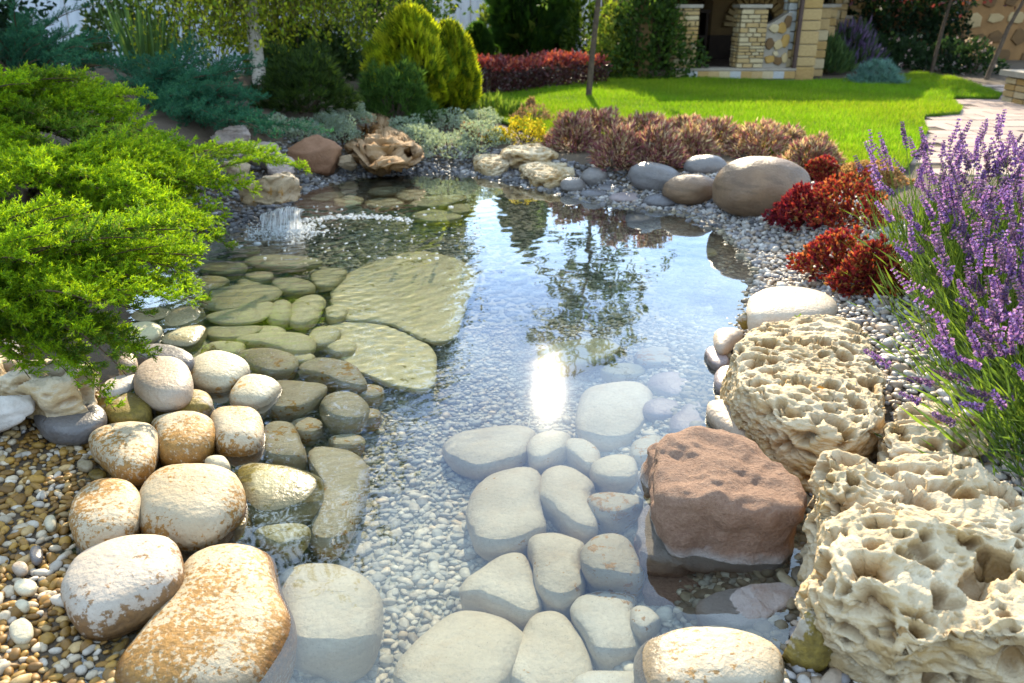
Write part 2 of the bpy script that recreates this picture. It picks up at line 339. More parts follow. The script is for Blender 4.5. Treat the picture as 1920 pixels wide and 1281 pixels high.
def polar(poly, n, rounds=2):                      # outline -> radius by angle about its middle
    poly = np.asarray(poly, float); c = poly.mean(0)
    for _ in range(rounds):              # round the corners
        nxt = np.roll(poly, -1, 0); poly = np.stack([poly * .75 + nxt * .25, poly * .25 + nxt * .75], 1).reshape(-1, 2)
    a = poly - c; b = np.roll(a, -1, 0); th = np.linspace(0, 2 * math.pi, n, endpoint=False); r = np.zeros(n)
    for i, t in enumerate(th):
        d = np.array([math.cos(t), math.sin(t)]); den = d[0] * (b - a)[:, 1] - d[1] * (b - a)[:, 0]
        with np.errstate(divide='ignore', invalid='ignore'):
            s = (a[:, 0] * (b - a)[:, 1] - a[:, 1] * (b - a)[:, 0]) / den; u = (a[:, 0] * d[1] - a[:, 1] * d[0]) / den
        ok = (s > 0) & (u >= -1e-6) & (u <= 1 + 1e-6); r[i] = s[ok].max() if ok.any() else np.hypot(*a[i % len(a)])
    for _ in range(rounds): r = .5 * r + .25 * (np.roll(r, 1) + np.roll(r, -1))
    return c, r, th
def nvec(V, scale, seed, octv=3):
    o = Vector((seed * 7.3, seed * 3.1, seed * 5.7)); out = np.zeros((len(V), 3))
    for i, v in enumerate(V): out[i] = mnoise.turbulence_vector(Vector(v) * scale + o, octv, False)
    return out
SEED = [10]
def pillow(r, th, up, dn, er, ez, nr):
    n = len(th); t = np.linspace(-math.pi / 2, math.pi / 2, 1201)
    cr_ = np.abs(np.cos(t)) ** er; cr_[[0, -1]] = 0; sz = np.sign(t) * np.abs(np.sin(t)) ** ez; h = np.where(sz > 0, up, dn) * sz
    arc = np.concatenate([[0], np.cumsum(np.hypot(np.diff(cr_) * r.mean(), np.diff(h)) * np.where(h[1:] > -dn * .5, 1., .35))])
    q = np.linspace(0, arc[-1], nr + 2)[1:-1]; cr_ = np.interp(q, arc, cr_); h = np.interp(q, arc, h)
    rr = r[None] * cr_[:, None]
    V = np.stack([rr * np.cos(th)[None], rr * np.sin(th)[None], np.repeat(h[:, None], n, 1)], -1).reshape(-1, 3)
    V = np.concatenate([V, [[0, 0, -dn], [0, 0, up]]]); i = np.arange(nr * n).reshape(nr, n); j = np.roll(i, -1, 1)
    F4 = np.stack([i[:-1], j[:-1], j[1:], i[1:]], -1).reshape(-1, 4)
    F3 = np.concatenate([np.stack([np.full(n, nr * n), j[0], i[0]], -1), np.stack([np.full(n, nr * n + 1), i[-1], j[-1]], -1)])
    return V, F3, F4
def stone(px, z, up, dn, mat, label, name='stone', er=.64, ez=.85, amp=.05, n=56, nr=22, tilt=(0, 0), group=None, cat='stone', rounds=2, grow=1.06):
    # px: outline in the photograph; z: height of its widest section; up / dn: how far it rises above and sinks below that
    up *= .78; SEED[0] += 1; q = np.array(px, float); cy = q[:, 1].mean(); top = q[:, 1].min(); b0 = P(q[:, 0].mean(), cy, max(z, 0)); sl = proj(b0)[2]
    s_ = min(.5 * up * math.cos(math.atan2(CAM_H, b0[1])) * FPX / sl, .42 * (cy - top)); q[:, 1] += np.where(q[:, 1] < cy, s_ * (cy - q[:, 1]) / (cy - top), 0)   # the dome itself shows above its widest section
    w = np.array([Pw(x, y, z)[:2] for x, y in q]); c, r, th = polar(w, n, rounds); r = r * grow
    V, F3, F4 = pillow(r, th, up, dn, er, ez, nr); s = r.mean()
    V += nvec(V, 1.1 / s, SEED[0], 2) * amp * s * np.array([1, 1, min(1, up / s) * .9])
    V += nvec(V, 4.5 / s, SEED[0] + 50, 2) * amp * .16 * s
    V[:, 2] += V[:, 0] * tilt[0] + V[:, 1] * tilt[1]
    o = link(name, mesh(name, V, [F3, F4], M[mat]), None, (c[0], c[1], z))
    return wet(tag(o, label, cat, group))
def boulder(bb, zg, mat, label, name='stone', depth=.8, sink=.2, amp=.07, planes=0, e=.9, res=26, group=None, cat='stone', roll=0, fine=.15, n=40):
    # bb: box it fills in the photograph, standing on ground of height zg
    SEED[0] += 1; rs = np.random.default_rng(SEED[0]); cx, cy = (bb[0] + bb[2]) / 2, (bb[1] + bb[3]) / 2
    b = P(cx, bb[3], zg); f = proj(b + [0, .1, 0])[2]; k = f / FPX
    rx = (bb[2] - bb[0]) / 2 * k; ry = rx * depth; hv = (bb[3] - bb[1]) / 2 * k; el = math.atan2(CAM_H - zg, b[1]); 
    rz = math.sqrt(max((hv ** 2 - (ry * math.sin(el)) ** 2), (hv * .45) ** 2)) / math.cos(el)
    c = P(cx, cy, zg + rz * (1 - 2 * sink))
    th = np.linspace(0, 2 * math.pi, n, endpoint=False); V, F3, F4 = pillow(np.ones(n), th, 1, 1, e, e, res)
    V += nvec(V, 1.0, SEED[0], 2) * amp
    for _ in range(planes):
        nn = norm(rs.normal(size=3) + [0, 0, .15]); dd = rs.uniform(.5, .8); q = V @ nn; V -= np.clip(q - dd, 0, None)[:, None] * nn * .93
    V += nvec(V, 3.5, SEED[0] + 50, 3) * amp * fine
    V *= [rx, ry, rz]
    ca, sa = math.cos(roll), math.sin(roll); V = V @ np.array([[ca, 0, sa], [0, 1, 0], [-sa, 0, ca]])
    o = link(name, mesh(name, V, [F3, F4], M[mat]), None, tuple(c)); return wet(tag(o, label, cat, group))
def porous(px, z, up, dn, label, n=200, nr=110, er=.4, ez=.5, cell=.032, depth=.02, name='limestone_rock', lump=.035, tilt=(0, 0), hole=.55, mat='lime'):
    SEED[0] += 1; w = np.array([Pw(x, y, z)[:2] for x, y in px]); c, r, th = polar(w, n)
    V, F3, F4 = pillow(r, th, up, dn, er, ez, nr); s = r.mean()
    V += nvec(V, .9 / s, SEED[0], 2) * lump * np.array([1, 1, .7]) + nvec(V, 14, SEED[0] + 9, 2) * lump * .16
    V[:, 2] += V[:, 0] * tilt[0] + V[:, 1] * tilt[1]
    me0 = mesh('tmp', V, [F3, F4]); N = np.zeros(len(V) * 3, np.float32); me0.vertices.foreach_get('normal', N); N = N.reshape(-1, 3); bpy.data.meshes.remove(me0)
    pit = np.zeros(len(V)); o = Vector((SEED[0] * 3.3, 1.7, SEED[0] * .9)); warp = nvec(V, 11, SEED[0] + 3, 2) * .012
    for i in range(len(V)):
        p = Vector(V[i] + warp[i] * 1.6) + o; q = Vector((p.x / cell * .72, p.y / cell, p.z / cell * 1.05))
        d1, pts = mnoise.voronoi(q); h = mnoise.cell(pts[0] * 7.7)
        a = max(0., 1 - d1[0] / (.44 + .26 * h)); a = min(1., a * 2.3); v = a * a * (3 - 2 * a) * (.75 + .5 * abs(h)) if h > -.8 else 0.
        q2 = Vector((p.x / cell / 2.6, p.y / cell / 1.9, p.z / cell / 2.3)) + Vector((9, 4, 2)); d2, pt2 = mnoise.voronoi(q2)
        if mnoise.cell(pt2[0] * 3.3) > 1 - 2 * hole: a2 = min(1., 2.0 * max(0., 1 - d2[0] / .52)); v += 1.35 * a2 * a2 * (3 - 2 * a2)
        d3, _ = mnoise.voronoi(q * 2.3); v += .34 * max(0., 1 - d3[0] / .5)
        v += .3 * abs(mnoise.noise(q * .9)) + .12 * abs(mnoise.noise(q * 2.1))
        pit[i] = v
    V -= N * (pit * depth)[:, None]
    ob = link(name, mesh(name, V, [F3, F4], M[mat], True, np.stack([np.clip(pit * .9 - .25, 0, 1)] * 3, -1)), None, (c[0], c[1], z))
    return wet(tag(ob, label, 'rock'))
rdm = 'rock'
# --- left shore, standing out of the water
stone([(117, 1121), (133, 1067), (177, 1027), (233, 1007), (300, 1001), (333, 1017), (342, 1054), (333, 1101), (300, 1127), (233, 1161), (173, 1177), (140, 1167)], .045, .07, .09, 'rimmed', 'white oval stone with a dark brown crusted rim on the near pebble beach')
stone([(217, 1277), (273, 1201), (330, 1127), (340, 1054), (367, 1027), (433, 1007), (483, 1011), (513, 1041), (527, 1121), (547, 1171), (550, 1204), (520, 1264), (470, 1335), (330, 1350), (225, 1325)], -.05, .13, .22, 'crusted', 'largest cream boulder at the near left, dotted all over with brown flecks', n=80, nr=34, er=.55, name='boulder', cat='boulder', amp=.045)
stone([(530, 1054), (573, 1039), (640, 1050), (690, 1085), (716, 1130), (710, 1190), (685, 1235), (640, 1252), (580, 1250), (535, 1235), (520, 1140)], -.17, .12, .17, 'pale_clean', 'big smooth pale boulder under water against the largest flecked boulder', n=72, nr=30, er=.6, name='boulder', cat='boulder')
stone([(262, 995), (267, 930), (300, 885), (353, 869), (417, 881), (453, 904), (458, 941), (447, 971), (400, 1011), (350, 1024), (300, 1008)], .015, .10, .14, 'crusted', 'rounded cream stone crusted with ochre algae behind the brown rimmed stone', n=64, nr=26)
stone([(133, 994), (143, 934), (173, 904), (213, 894), (250, 907), (267, 941), (263, 971), (240, 1001), (200, 1017), (160, 1021)], .04, .06, .09, 'crusted', 'small white stone with an ochre left edge among the brown pebbles of the beach')
stone([(165, 830), (190, 800), (240, 790), (285, 795), (300, 815), (290, 860), (265, 895), (230, 892), (190, 860)], .045, .055, .09, 'crusted', 'flat cream stone with brown specks at the top of the ochre pebbles')
stone([(280, 794), (327, 774), (367, 774), (400, 787), (407, 820), (393, 847), (350, 868), (300, 866), (292, 820)], .02, .075, .12, 'crusted', 'cream stone with ochre blotches, left one of a touching pair')
stone([(393, 770), (433, 765), (477, 770), (492, 787), (495, 834), (480, 851), (430, 856), (405, 845)], .0, .08, .14, 'crusted', 'squarish cream stone with ochre blotches, right one of a touching pair', er=.5)
stone([(494, 785), (545, 782), (560, 815), (572, 850), (570, 870), (520, 868), (488, 855)], -.07, .06, .16, 'pale', 'pale wedge of stone just under water beside the squarish blotched stone', er=.45)
stone([(430, 870), (470, 855), (540, 865), (590, 885), (608, 915), (595, 950), (555, 970), (500, 985), (465, 975), (450, 930)], -.05, .09, .16, 'algae', 'broad yellowish stone with olive algae on its front, half under water', n=64, nr=26)
stone([(570, 835), (610, 825), (660, 840), (690, 865), (688, 905), (670, 960), (650, 1010), (625, 1037), (590, 1035), (580, 1010), (585, 970), (605, 930), (600, 890), (575, 870)], -.14, .08, .14, 'pale', 'long pale stone lying under water along the pebble bed', n=64, nr=26, er=.5)
stone([(470, 1000), (500, 985), (540, 975), (575, 978), (583, 998), (565, 1025), (525, 1040), (500, 1025)], -.06, .05, .09, 'algae', 'small oval yellowish stone wedged between larger boulders on the left')
stone([(430, 985), (455, 957), (472, 970), (468, 1000), (440, 1008)], -.03, .04, .08, 'moss', 'little ochre stone in the gap beside the algae covered stones')
stone([(380, 868), (400, 855), (425, 858), (434, 882), (405, 885)], .02, .03, .08, 'pale', 'small pale stone peeping out above the rounded ochre crusted stone')
stone([(250, 724), (263, 687), (287, 670), (320, 667), (347, 680), (360, 710), (357, 734), (333, 750), (300, 754), (270, 744)], .09, .06, .07, 'sandy', 'round flat pinkish grey stone resting on top of the left bank stones', amp=.03)
stone([(357, 690), (373, 667), (407, 657), (440, 667), (470, 690), (460, 707), (433, 727), (400, 732), (363, 724)], .01, .07, .13, 'pale', 'smooth beige oval stone beside the round pinkish stone', amp=.03)
stone([(440, 660), (467, 647), (510, 645), (550, 664), (560, 684), (547, 700), (500, 705), (467, 690)], -.06, .06, .14, 'pale', 'pale oval stone just below the surface striped by rippling light')
stone([(427, 760), (443, 720), (463, 700), (493, 704), (525, 717), (523, 744), (493, 767), (460, 770)], -.01, .07, .16, 'pale', 'tilted beige stone at the waterline with a few brown specks')
stone([(500, 707), (547, 707), (600, 714), (615, 724), (600, 747), (567, 770), (520, 774), (495, 770), (523, 740)], -.065, .055, .14, 'pale', 'flat beige stone with an ochre patch at the waterline, right of the tilted one')
stone([(557, 690), (590, 662), (640, 668), (670, 690), (690, 730), (650, 730), (615, 715), (575, 705)], -.09, .06, .14, 'pale', 'curved pale stone under water between the striped oval and the flat slabs')
stone([(598, 765), (615, 730), (650, 722), (680, 740), (692, 770), (680, 795), (640, 805), (608, 790)], -.12, .09, .14, 'pale', 'rounded pale stone under water at the edge of the pebble bed, below the slabs')
stone([(253, 660), (267, 647), (300, 645), (340, 654), (363, 674), (360, 687), (330, 690), (270, 680)], .06, .04, .07, 'grey', 'dark speckled stone behind the round pinkish stone')
stone([(177, 740), (213, 735), (247, 737), (273, 750), (283, 764), (277, 780), (240, 790), (200, 790)], .05, .04, .07, 'moss', 'oval stone covered in ochre algae left below the round pinkish stone')
stone([(280, 770), (353, 730), (387, 734), (400, 754), (393, 774), (350, 780), (290, 780)], .01, .05, .1, 'moss', 'stone with brown algae beneath the round pinkish stone, touching the water')
stone([(63, 774), (83, 750), (133, 745), (177, 757), (200, 774), (197, 787), (167, 807), (117, 814), (73, 804)], .07, .04, .07, 'grey', 'shaded grey flat stone under the white pitted rock on the left bank')
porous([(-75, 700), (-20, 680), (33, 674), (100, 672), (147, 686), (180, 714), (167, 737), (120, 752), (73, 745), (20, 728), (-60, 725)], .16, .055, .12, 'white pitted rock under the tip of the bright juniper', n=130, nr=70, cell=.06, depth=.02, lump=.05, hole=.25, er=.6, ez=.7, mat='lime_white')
boulder((-70, 735, 66, 818), .08, 'white_rock', 'pale angular rock cut off by the left edge above the grey pebbles', depth=.6, sink=.2, amp=.15, planes=7, name='rock', cat=rdm, fine=.4, e=.6)
boulder((-70, 605, 44, 682), .14, 'white_rock', 'whitish angular rock half hidden under the juniper at the left edge', depth=.7, sink=.2, amp=.2, planes=7, name='rock', cat=rdm, fine=.5)
stone([(183, 738), (200, 715), (240, 700), (257, 703), (258, 712), (240, 728), (205, 741)], .09, .02, .03, 'white_rock', 'thin tilted stone leaning against the round pinkish stone', amp=.08)
stone([(222, 672), (243, 660), (258, 675), (256, 692), (235, 700), (222, 692)], .11, .04, .05, 'sandy', 'small beige stone between the juniper tip and the round pinkish stone')
# --- left stones under water
sub = [
 ([(383, 564), (400, 544), (443, 530), (517, 534), (522, 554), (493, 567), (460, 577), (417, 582), (387, 577)], -.055, .04, .05, 'green', 'greenish flat stone, topmost of the submerged pile on the left'),
 ([(390, 590), (423, 584), (467, 570), (500, 561), (513, 574), (500, 594), (467, 607), (417, 607), (397, 600)], -.06, .03, .04, 'slab', 'olive flat stone with a bright edge, second in the submerged pile'),
 ([(387, 612), (430, 608), (490, 607), (490, 618), (450, 636), (405, 638), (388, 628)], -.10, .04, .10, 'green', 'dim olive stone, third in the submerged pile'),
 ([(500, 600), (515, 560), (535, 553), (548, 575), (545, 600), (525, 612)], -.10, .07, .1, 'slab', 'upright olive stone right of the submerged pile'),
 ([(545, 585), (560, 555), (590, 545), (607, 555), (605, 575), (590, 605), (560, 615), (545, 605)], -.12, .07, .1, 'slab', 'rounded olive stone between the submerged pile and the large slabs'),
 ([(510, 527), (527, 515), (567, 519), (590, 537), (583, 547), (540, 550), (520, 544)], -.07, .05, .12, 'green', 'oval olive stone above the large slabs, under water'),
 ([(303, 607), (320, 570), (367, 567), (383, 587), (373, 604), (340, 617), (310, 620)], -.03, .05, .12, 'green', 'dull green stone left of the submerged pile'),
 ([(303, 634), (350, 610), (387, 604), (380, 634), (357, 654), (307, 647)], -.02, .05, .12, 'green', 'veined olive stone in front of the dull green one'),
 ([(240, 614), (283, 604), (305, 617), (297, 637), (267, 647), (240, 644)], .0, .05, .12, 'green', 'shaded round stone in the water under the juniper'),
 ([(245, 585), (300, 573), (328, 585), (300, 600), (255, 605)], -.01, .03, .1, 'green', 'flat shaded stone in the water deep under the juniper'),
 ([(430, 640), (467, 625), (520, 617), (560, 619), (590, 640), (580, 660), (545, 665), (500, 648)], -.09, .05, .14, 'slab', 'broad pale olive stone lit under water behind the striped oval'),
 ([(330, 545), (360, 515), (410, 512), (430, 525), (400, 545), (350, 555)], -.05, .05, .12, 'green', 'dim oval stone beneath the hanging juniper sprays'),
 ([(577, 642), (590, 610), (625, 608), (640, 625), (610, 652)], -.12, .04, .1, 'slab', 'little olive stone at the left corner of the near slab'),
 ([(370, 690), (380, 645), (400, 640), (402, 655), (385, 665)], -.04, .03, .1, 'algae', 'tiny yellowish stone behind the smooth beige oval'),
]
for px, z, u, d, m, lab in sub: stone(px, z, u, d, m, lab, n=48, nr=18, grow=1.14)
for px, z, lab in [([(370, 500), (410, 485), (460, 490), (465, 505), (430, 515), (385, 513)], -.05, 'dim olive stone nearest the juniper in the darker water below the waterfall'), ([(455, 482), (500, 472), (550, 476), (605, 485), (600, 498), (540, 505), (470, 500)], -.07, 'long dim olive stone lying across the darker water below the waterfall'),
              ([(580, 515), (610, 497), (650, 499), (648, 517), (612, 545), (590, 537)], -.10, 'dim olive stone touching the upper left rim of the largest slab'), ([(455, 515), (490, 505), (515, 510), (505, 528), (470, 530)], -.06, 'small dim stone just behind the top of the submerged pile'),
              ([(420, 468), (455, 458), (490, 462), (480, 475), (440, 480)], -.05, 'dim flat stone nearest the foot of the waterfall')]:
    stone(px, z, .05, .12, 'green', lab, n=40, nr=16, group='dim stones before the waterfall')
for x, y, w_, h_, z, m, lab in [(425, 652, 76, 34, -.09, 'slab', 'low olive stone filling the gap behind the smooth beige oval'), (505, 622, 60, 30, -.13, 'slab', 'low olive stone right below the submerged pile'), (630, 585, 44, 40, -.14, 'slab', 'small olive stone against the left rim of the largest slab'),
        (640, 650, 60, 36, -.15, 'slab', 'low stone against the left rim of the nearer slab'), (690, 735, 66, 40, -.17, 'pale', 'pale low stone at the tip of the nearer slab'), (575, 800, 60, 44, -.13, 'pale', 'pale low stone between the wedge and the rounded stone on the left'), (560, 670, 60, 30, -.13, 'slab', 'low stone tucked beside the curved pale stone'),
        (650, 830, 70, 40, -.18, 'pale', 'low pale stone above the long one on the pebble bed'), (545, 1010, 60, 46, -.16, 'pale', 'low pale stone between the small oval and the big smooth boulder'), (470, 530, 50, 24, -.09, 'green', 'narrow olive stone behind the submerged pile'), (355, 560, 60, 30, -.08, 'green', 'low olive stone left behind the submerged pile'), (690, 780, 54, 36, -.19, 'pale', 'small pale stone right of the rounded one at the bed edge')]:
    stone([(x + w_ / 2 * math.cos(t) * (1 + .1 * math.sin(3 * t + x)), y + h_ / 2 * math.sin(t) * (1 + .12 * math.cos(2 * t + y))) for t in np.linspace(0, 2 * math.pi, 10)[:-1]], z, .05, .1, m, lab, n=44, nr=16)
SL = dict(name='flat_stone', cat='stone', er=.2, ez=.5, amp=.06, n=90, nr=20, rounds=1)
stone([(622, 560), (650, 520), (700, 490), (780, 470), (850, 485), (895, 515), (880, 560), (850, 610), (830, 642), (790, 640), (760, 612), (700, 600), (660, 603), (640, 585)], -.15, .012, .05, 'slab', 'largest flat pale slab lying under water, rippled with light', **SL)
stone([(580, 632), (625, 607), (700, 605), (760, 625), (812, 652), (815, 700), (800, 735), (760, 728), (690, 705), (640, 672), (600, 652)], -.17, .012, .05, 'slab', 'flat slab under water in front of the largest one', **SL)
for i, (px, z, lab) in enumerate([
 ([(687, 357), (727, 347), (767, 350), (745, 362), (700, 368)], -.05, 'thin far slab under water, second row from the back'), ([(740, 365), (757, 354), (797, 354), (800, 367), (773, 378), (745, 372)], -.06, 'squarish far slab under water left of the bright sky reflection'),
 ([(763, 382), (807, 364), (870, 364), (876, 374), (827, 388), (780, 389)], -.06, 'wide far slab at the edge of the bright sky reflection'), ([(677, 381), (707, 368), (750, 371), (757, 384), (720, 392)], -.07, 'far slab in the middle of the slabs behind the foam'),
 ([(770, 402), (800, 390), (840, 394), (870, 408), (840, 417), (790, 415)], -.08, 'yellowish far slab right of the foam line'), ([(835, 392), (860, 379), (885, 383), (882, 398), (853, 402)], -.07, 'small mossy slab at the corner of the sky reflection'),
 ([(626, 370), (660, 363), (683, 371), (673, 385), (630, 390)], -.06, 'left far slab under water near the falling water'), ([(648, 335), (687, 328), (722, 334), (687, 342)], -.03, 'farthest thin slab at the shaded back edge of the pond'),
 ([(600, 347), (640, 337), (680, 344), (650, 354)], -.03, 'thin slab left at the shaded back edge of the pond'), ([(575, 372), (610, 358), (650, 358), (640, 368), (600, 380)], -.05, 'slab nearest the waterfall lip under water')]):
    stone(px, z, .03, .12, 'slab', lab, name='flat_stone', cat='stone', er=.3, ez=.6, amp=.08, n=44, nr=12, rounds=1)
# --- right stones under water
R = [
 ([(880, 961), (893, 914), (927, 881), (987, 864), (1013, 884), (1010, 921), (1010, 961), (1020, 997), (993, 1017), (973, 1031), (933, 1037), (903, 1027), (887, 997)], -.2, .1, .12, 'pale_clean', 'large round pale stone under water, left edge of the right hand stones', 'b'),
 ([(1012, 921), (1017, 884), (1040, 861), (1070, 864), (1100, 891), (1113, 911), (1105, 927), (1105, 954), (1120, 997), (1103, 1014), (1070, 997), (1050, 981), (1040, 961), (1019, 944)], -.18, .09, .14, 'pale_clean', 'pale stone with a narrow waist under water beside the large round one', 'b'),
 ([(1102, 934), (1113, 917), (1147, 917), (1203, 934), (1203, 954), (1173, 971), (1147, 977), (1117, 961)], -.14, .06, .14, 'pale', 'small bean shaped stone under water left of the brown boulder', ''),
 ([(864, 1127), (873, 1094), (907, 1064), (947, 1034), (985, 1031), (993, 1067), (1003, 1114), (1013, 1137), (990, 1178), (940, 1151), (893, 1127)], -.2, .09, .12, 'pale_clean', 'pale triangular stone under water below the large round one', 'b'),
 ([(994, 1011), (1007, 997), (1040, 992), (1073, 1004), (1101, 1017), (1088, 1047), (1088, 1081), (1098, 1107), (1067, 1137), (1033, 1135), (1012, 1107), (1002, 1054)], -.17, .09, .14, 'pale_clean', 'pale blocky stone under water in the middle of the right hand stones', 'b'),
 ([(1092, 1051), (1103, 1019), (1133, 991), (1173, 994), (1190, 1034), (1207, 1074), (1193, 1101), (1160, 1097), (1120, 1097), (1099, 1077)], -.13, .09, .14, 'pale', 'dome shaped stone under water against the brown ledge', 'b'),
 ([(1072, 1147), (1083, 1117), (1113, 1103), (1153, 1098), (1193, 1104), (1193, 1127), (1182, 1144), (1189, 1174), (1195, 1207), (1190, 1231), (1127, 1251), (1109, 1214), (1079, 1174)], -.14, .08, .14, 'pale_dotted', 'pale stone with ochre dots under water below the dome shaped one', 'b'),
 ([(1180, 1154), (1193, 1131), (1217, 1137), (1240, 1164), (1233, 1181), (1203, 1201), (1187, 1181)], -.12, .06, .1, 'pale_dotted', 'small knobbly stone with ochre dots under water', ''),
 ([(827, 1161), (847, 1134), (887, 1127), (933, 1147), (983, 1187), (972, 1234), (949, 1267), (930, 1325), (807, 1340), (740, 1284), (780, 1227)], -.19, .11, .12, 'pale_clean', 'long smooth pale boulder cut by the bottom edge, right of the pebble bed', 'b'),
 ([(969, 1221), (985, 1191), (1002, 1149), (1023, 1138), (1051, 1146), (1068, 1171), (1088, 1211), (1111, 1251), (1098, 1287), (1040, 1325), (949, 1287)], -.18, .08, .12, 'pale_clean', 'pale bluish triangular stone under water at the bottom edge', 'b'),
 ([(1070, 1275), (1110, 1256), (1195, 1252), (1225, 1290), (1150, 1330), (1085, 1320)], -.13, .06, .12, 'pale_dotted', 'speckled stone top just showing at the bottom edge', ''),
 ([(1197, 1225), (1215, 1195), (1250, 1178), (1300, 1173), (1370, 1180), (1420, 1205), (1455, 1235), (1462, 1265), (1440, 1325), (1250, 1335), (1200, 1285)], -.02, .115, .2, 'heavy_dotted', 'wide boulder with ochre dots in the near right corner of the pond', 'b'),
 ([(832, 840), (850, 810), (900, 795), (960, 790), (1000, 800), (990, 840), (975, 865), (930, 885), (890, 890), (850, 870)], -.22, .09, .1, 'pale_clean', 'long pale stone under water left below the sun glare', 'b'),
 ([(992, 822), (1030, 800), (1068, 805), (1063, 848), (1040, 860), (1012, 876), (992, 865)], -.19, .08, .12, 'pale_clean', 'pale stone under water directly below the sun glare', ''),
 ([(1057, 832), (1075, 815), (1110, 832), (1128, 860), (1110, 888), (1077, 865)], -.17, .07, .12, 'pale_clean', 'narrow pale stone under water right below the sun glare', ''),
 ([(1107, 870), (1140, 847), (1180, 847), (1195, 880), (1190, 910), (1150, 913), (1117, 900)], -.14, .08, .12, 'pale_clean', 'rounded pale stone under water above the bean shaped stone', ''),
 ([(1085, 770), (1100, 722), (1150, 710), (1200, 715), (1220, 750), (1210, 800), (1170, 835), (1120, 825), (1085, 805)], -.17, .1, .14, 'pale_clean', 'large pale stone under water right of the sun glare', 'b'),
 ([(1182, 837), (1210, 812), (1240, 812), (1242, 850), (1207, 868), (1187, 860)], -.12, .06, .12, 'pale', 'small pale stone under water above the brown boulder', ''),
 ([(1206, 757), (1225, 741), (1265, 746), (1285, 770), (1270, 785), (1235, 790), (1211, 778)], -.11, .06, .12, 'mauve', 'speckled mauve stone under water right of the large pale one', ''),
 ([(1215, 710), (1240, 690), (1280, 692), (1310, 725), (1310, 748), (1270, 753), (1230, 735)], -.12, .07, .12, 'mauve', 'mauve grey stone under water left of the stacked edge stones', ''),
 ([(1256, 795), (1290, 747), (1330, 742), (1345, 760), (1340, 800), (1320, 825), (1270, 820)], -.09, .07, .12, 'mauve', 'large mauve stone under water beside the pitted limestone', ''),
 ([(1300, 700), (1315, 685), (1340, 690), (1345, 730), (1320, 735)], -.07, .05, .1, 'mauve', 'small mauve stone under water beside the stacked edge stones', ''),
 ([(1190, 662), (1215, 642), (1255, 647), (1280, 665), (1270, 690), (1230, 690), (1195, 680)], -.16, .07, .12, 'pale', 'pale stone under water at the tip of the reflected tree', ''),
 ([(1010, 655), (1060, 630), (1130, 625), (1160, 650), (1130, 685), (1060, 695), (1015, 680)], -.2, .08, .12, 'slab', 'yellowish stone under water within the reflected tree, above the glare', ''),
 ([(1120, 692), (1170, 674), (1212, 690), (1203, 710), (1150, 712)], -.17, .06, .12, 'algae', 'ochre flecked stone under water just right above the sun glare', ''),
]
for px, z, u, d, m, lab, big in R:
    stone(px, z + RNG.normal(0, .015), u * .8, d, m, lab, n=64 if big else 48, nr=26 if big else 18, er=.6, ez=.85, amp=.06, grow=1.10, tilt=(RNG.normal(0, .09), RNG.normal(0, .07)), name='boulder' if big else 'stone', cat='boulder' if big else 'stone')
# --- right shore
stone([(1405, 570), (1413, 554), (1440, 540), (1487, 539), (1527, 547), (1557, 564), (1570, 580), (1563, 596), (1527, 606), (1467, 610), (1423, 607), (1407, 600)], .10, .07, .12, 'sandy_light', 'smooth cream white stone on the gravel above the pitted limestone', n=64, nr=26, er=.55, amp=.03)
stone([(1337, 632), (1347, 617), (1370, 615), (1393, 620), (1390, 634), (1367, 650), (1360, 664), (1343, 652)], .05, .04, .04, 'sandy', 'smooth tan stone at the waterline, top of the edge stack')
stone([(1320, 659), (1330, 647), (1357, 657), (1370, 686), (1347, 694), (1330, 682)], .01, .03, .06, 'mauve', 'wet glossy stone below the tan one in the edge stack')
stone([(1338, 706), (1353, 687), (1380, 684), (1383, 712), (1373, 739), (1343, 732)], .01, .04, .08, 'mauve', 'wet pinkish stone against the left side of the pitted limestone')
stone([(1323, 756), (1347, 747), (1377, 750), (1390, 787), (1420, 817), (1407, 830), (1363, 812), (1333, 786)], .02, .04, .08, 'sandy', 'long glossy tan stone jammed under the corner of the pitted limestone')
boulder((1383, 587, 1412, 620), .05, 'moss', 'little dark pitted stone between the cream stone and the water', amp=.2, planes=4, fine=.5)
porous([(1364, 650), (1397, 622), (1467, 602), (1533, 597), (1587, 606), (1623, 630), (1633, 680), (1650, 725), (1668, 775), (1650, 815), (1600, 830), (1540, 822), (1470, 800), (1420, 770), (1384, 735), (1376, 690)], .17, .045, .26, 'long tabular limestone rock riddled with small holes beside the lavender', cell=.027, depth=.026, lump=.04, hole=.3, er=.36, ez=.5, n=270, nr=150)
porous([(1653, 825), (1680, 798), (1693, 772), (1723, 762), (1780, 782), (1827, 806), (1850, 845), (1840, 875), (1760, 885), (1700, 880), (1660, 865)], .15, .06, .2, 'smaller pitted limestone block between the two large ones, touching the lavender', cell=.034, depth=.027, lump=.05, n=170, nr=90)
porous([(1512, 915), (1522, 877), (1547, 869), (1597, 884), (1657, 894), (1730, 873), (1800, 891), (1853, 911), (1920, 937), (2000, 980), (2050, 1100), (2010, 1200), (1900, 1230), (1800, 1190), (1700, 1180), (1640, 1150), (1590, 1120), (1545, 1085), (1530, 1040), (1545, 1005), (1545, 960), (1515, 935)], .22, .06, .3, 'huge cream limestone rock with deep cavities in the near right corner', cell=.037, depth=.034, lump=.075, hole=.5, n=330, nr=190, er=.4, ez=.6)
boulder((1478, 1140, 1570, 1262), -.02, 'moss', 'mossy olive rock at the foot of the huge limestone', depth=.8, sink=.1, amp=.2, planes=5, name='rock', cat=rdm, fine=.5)
boulder((1456, 1212, 1508, 1268), -.06, 'moss', 'small rounded moss covered stone in the water of the near right corner', sink=.15)
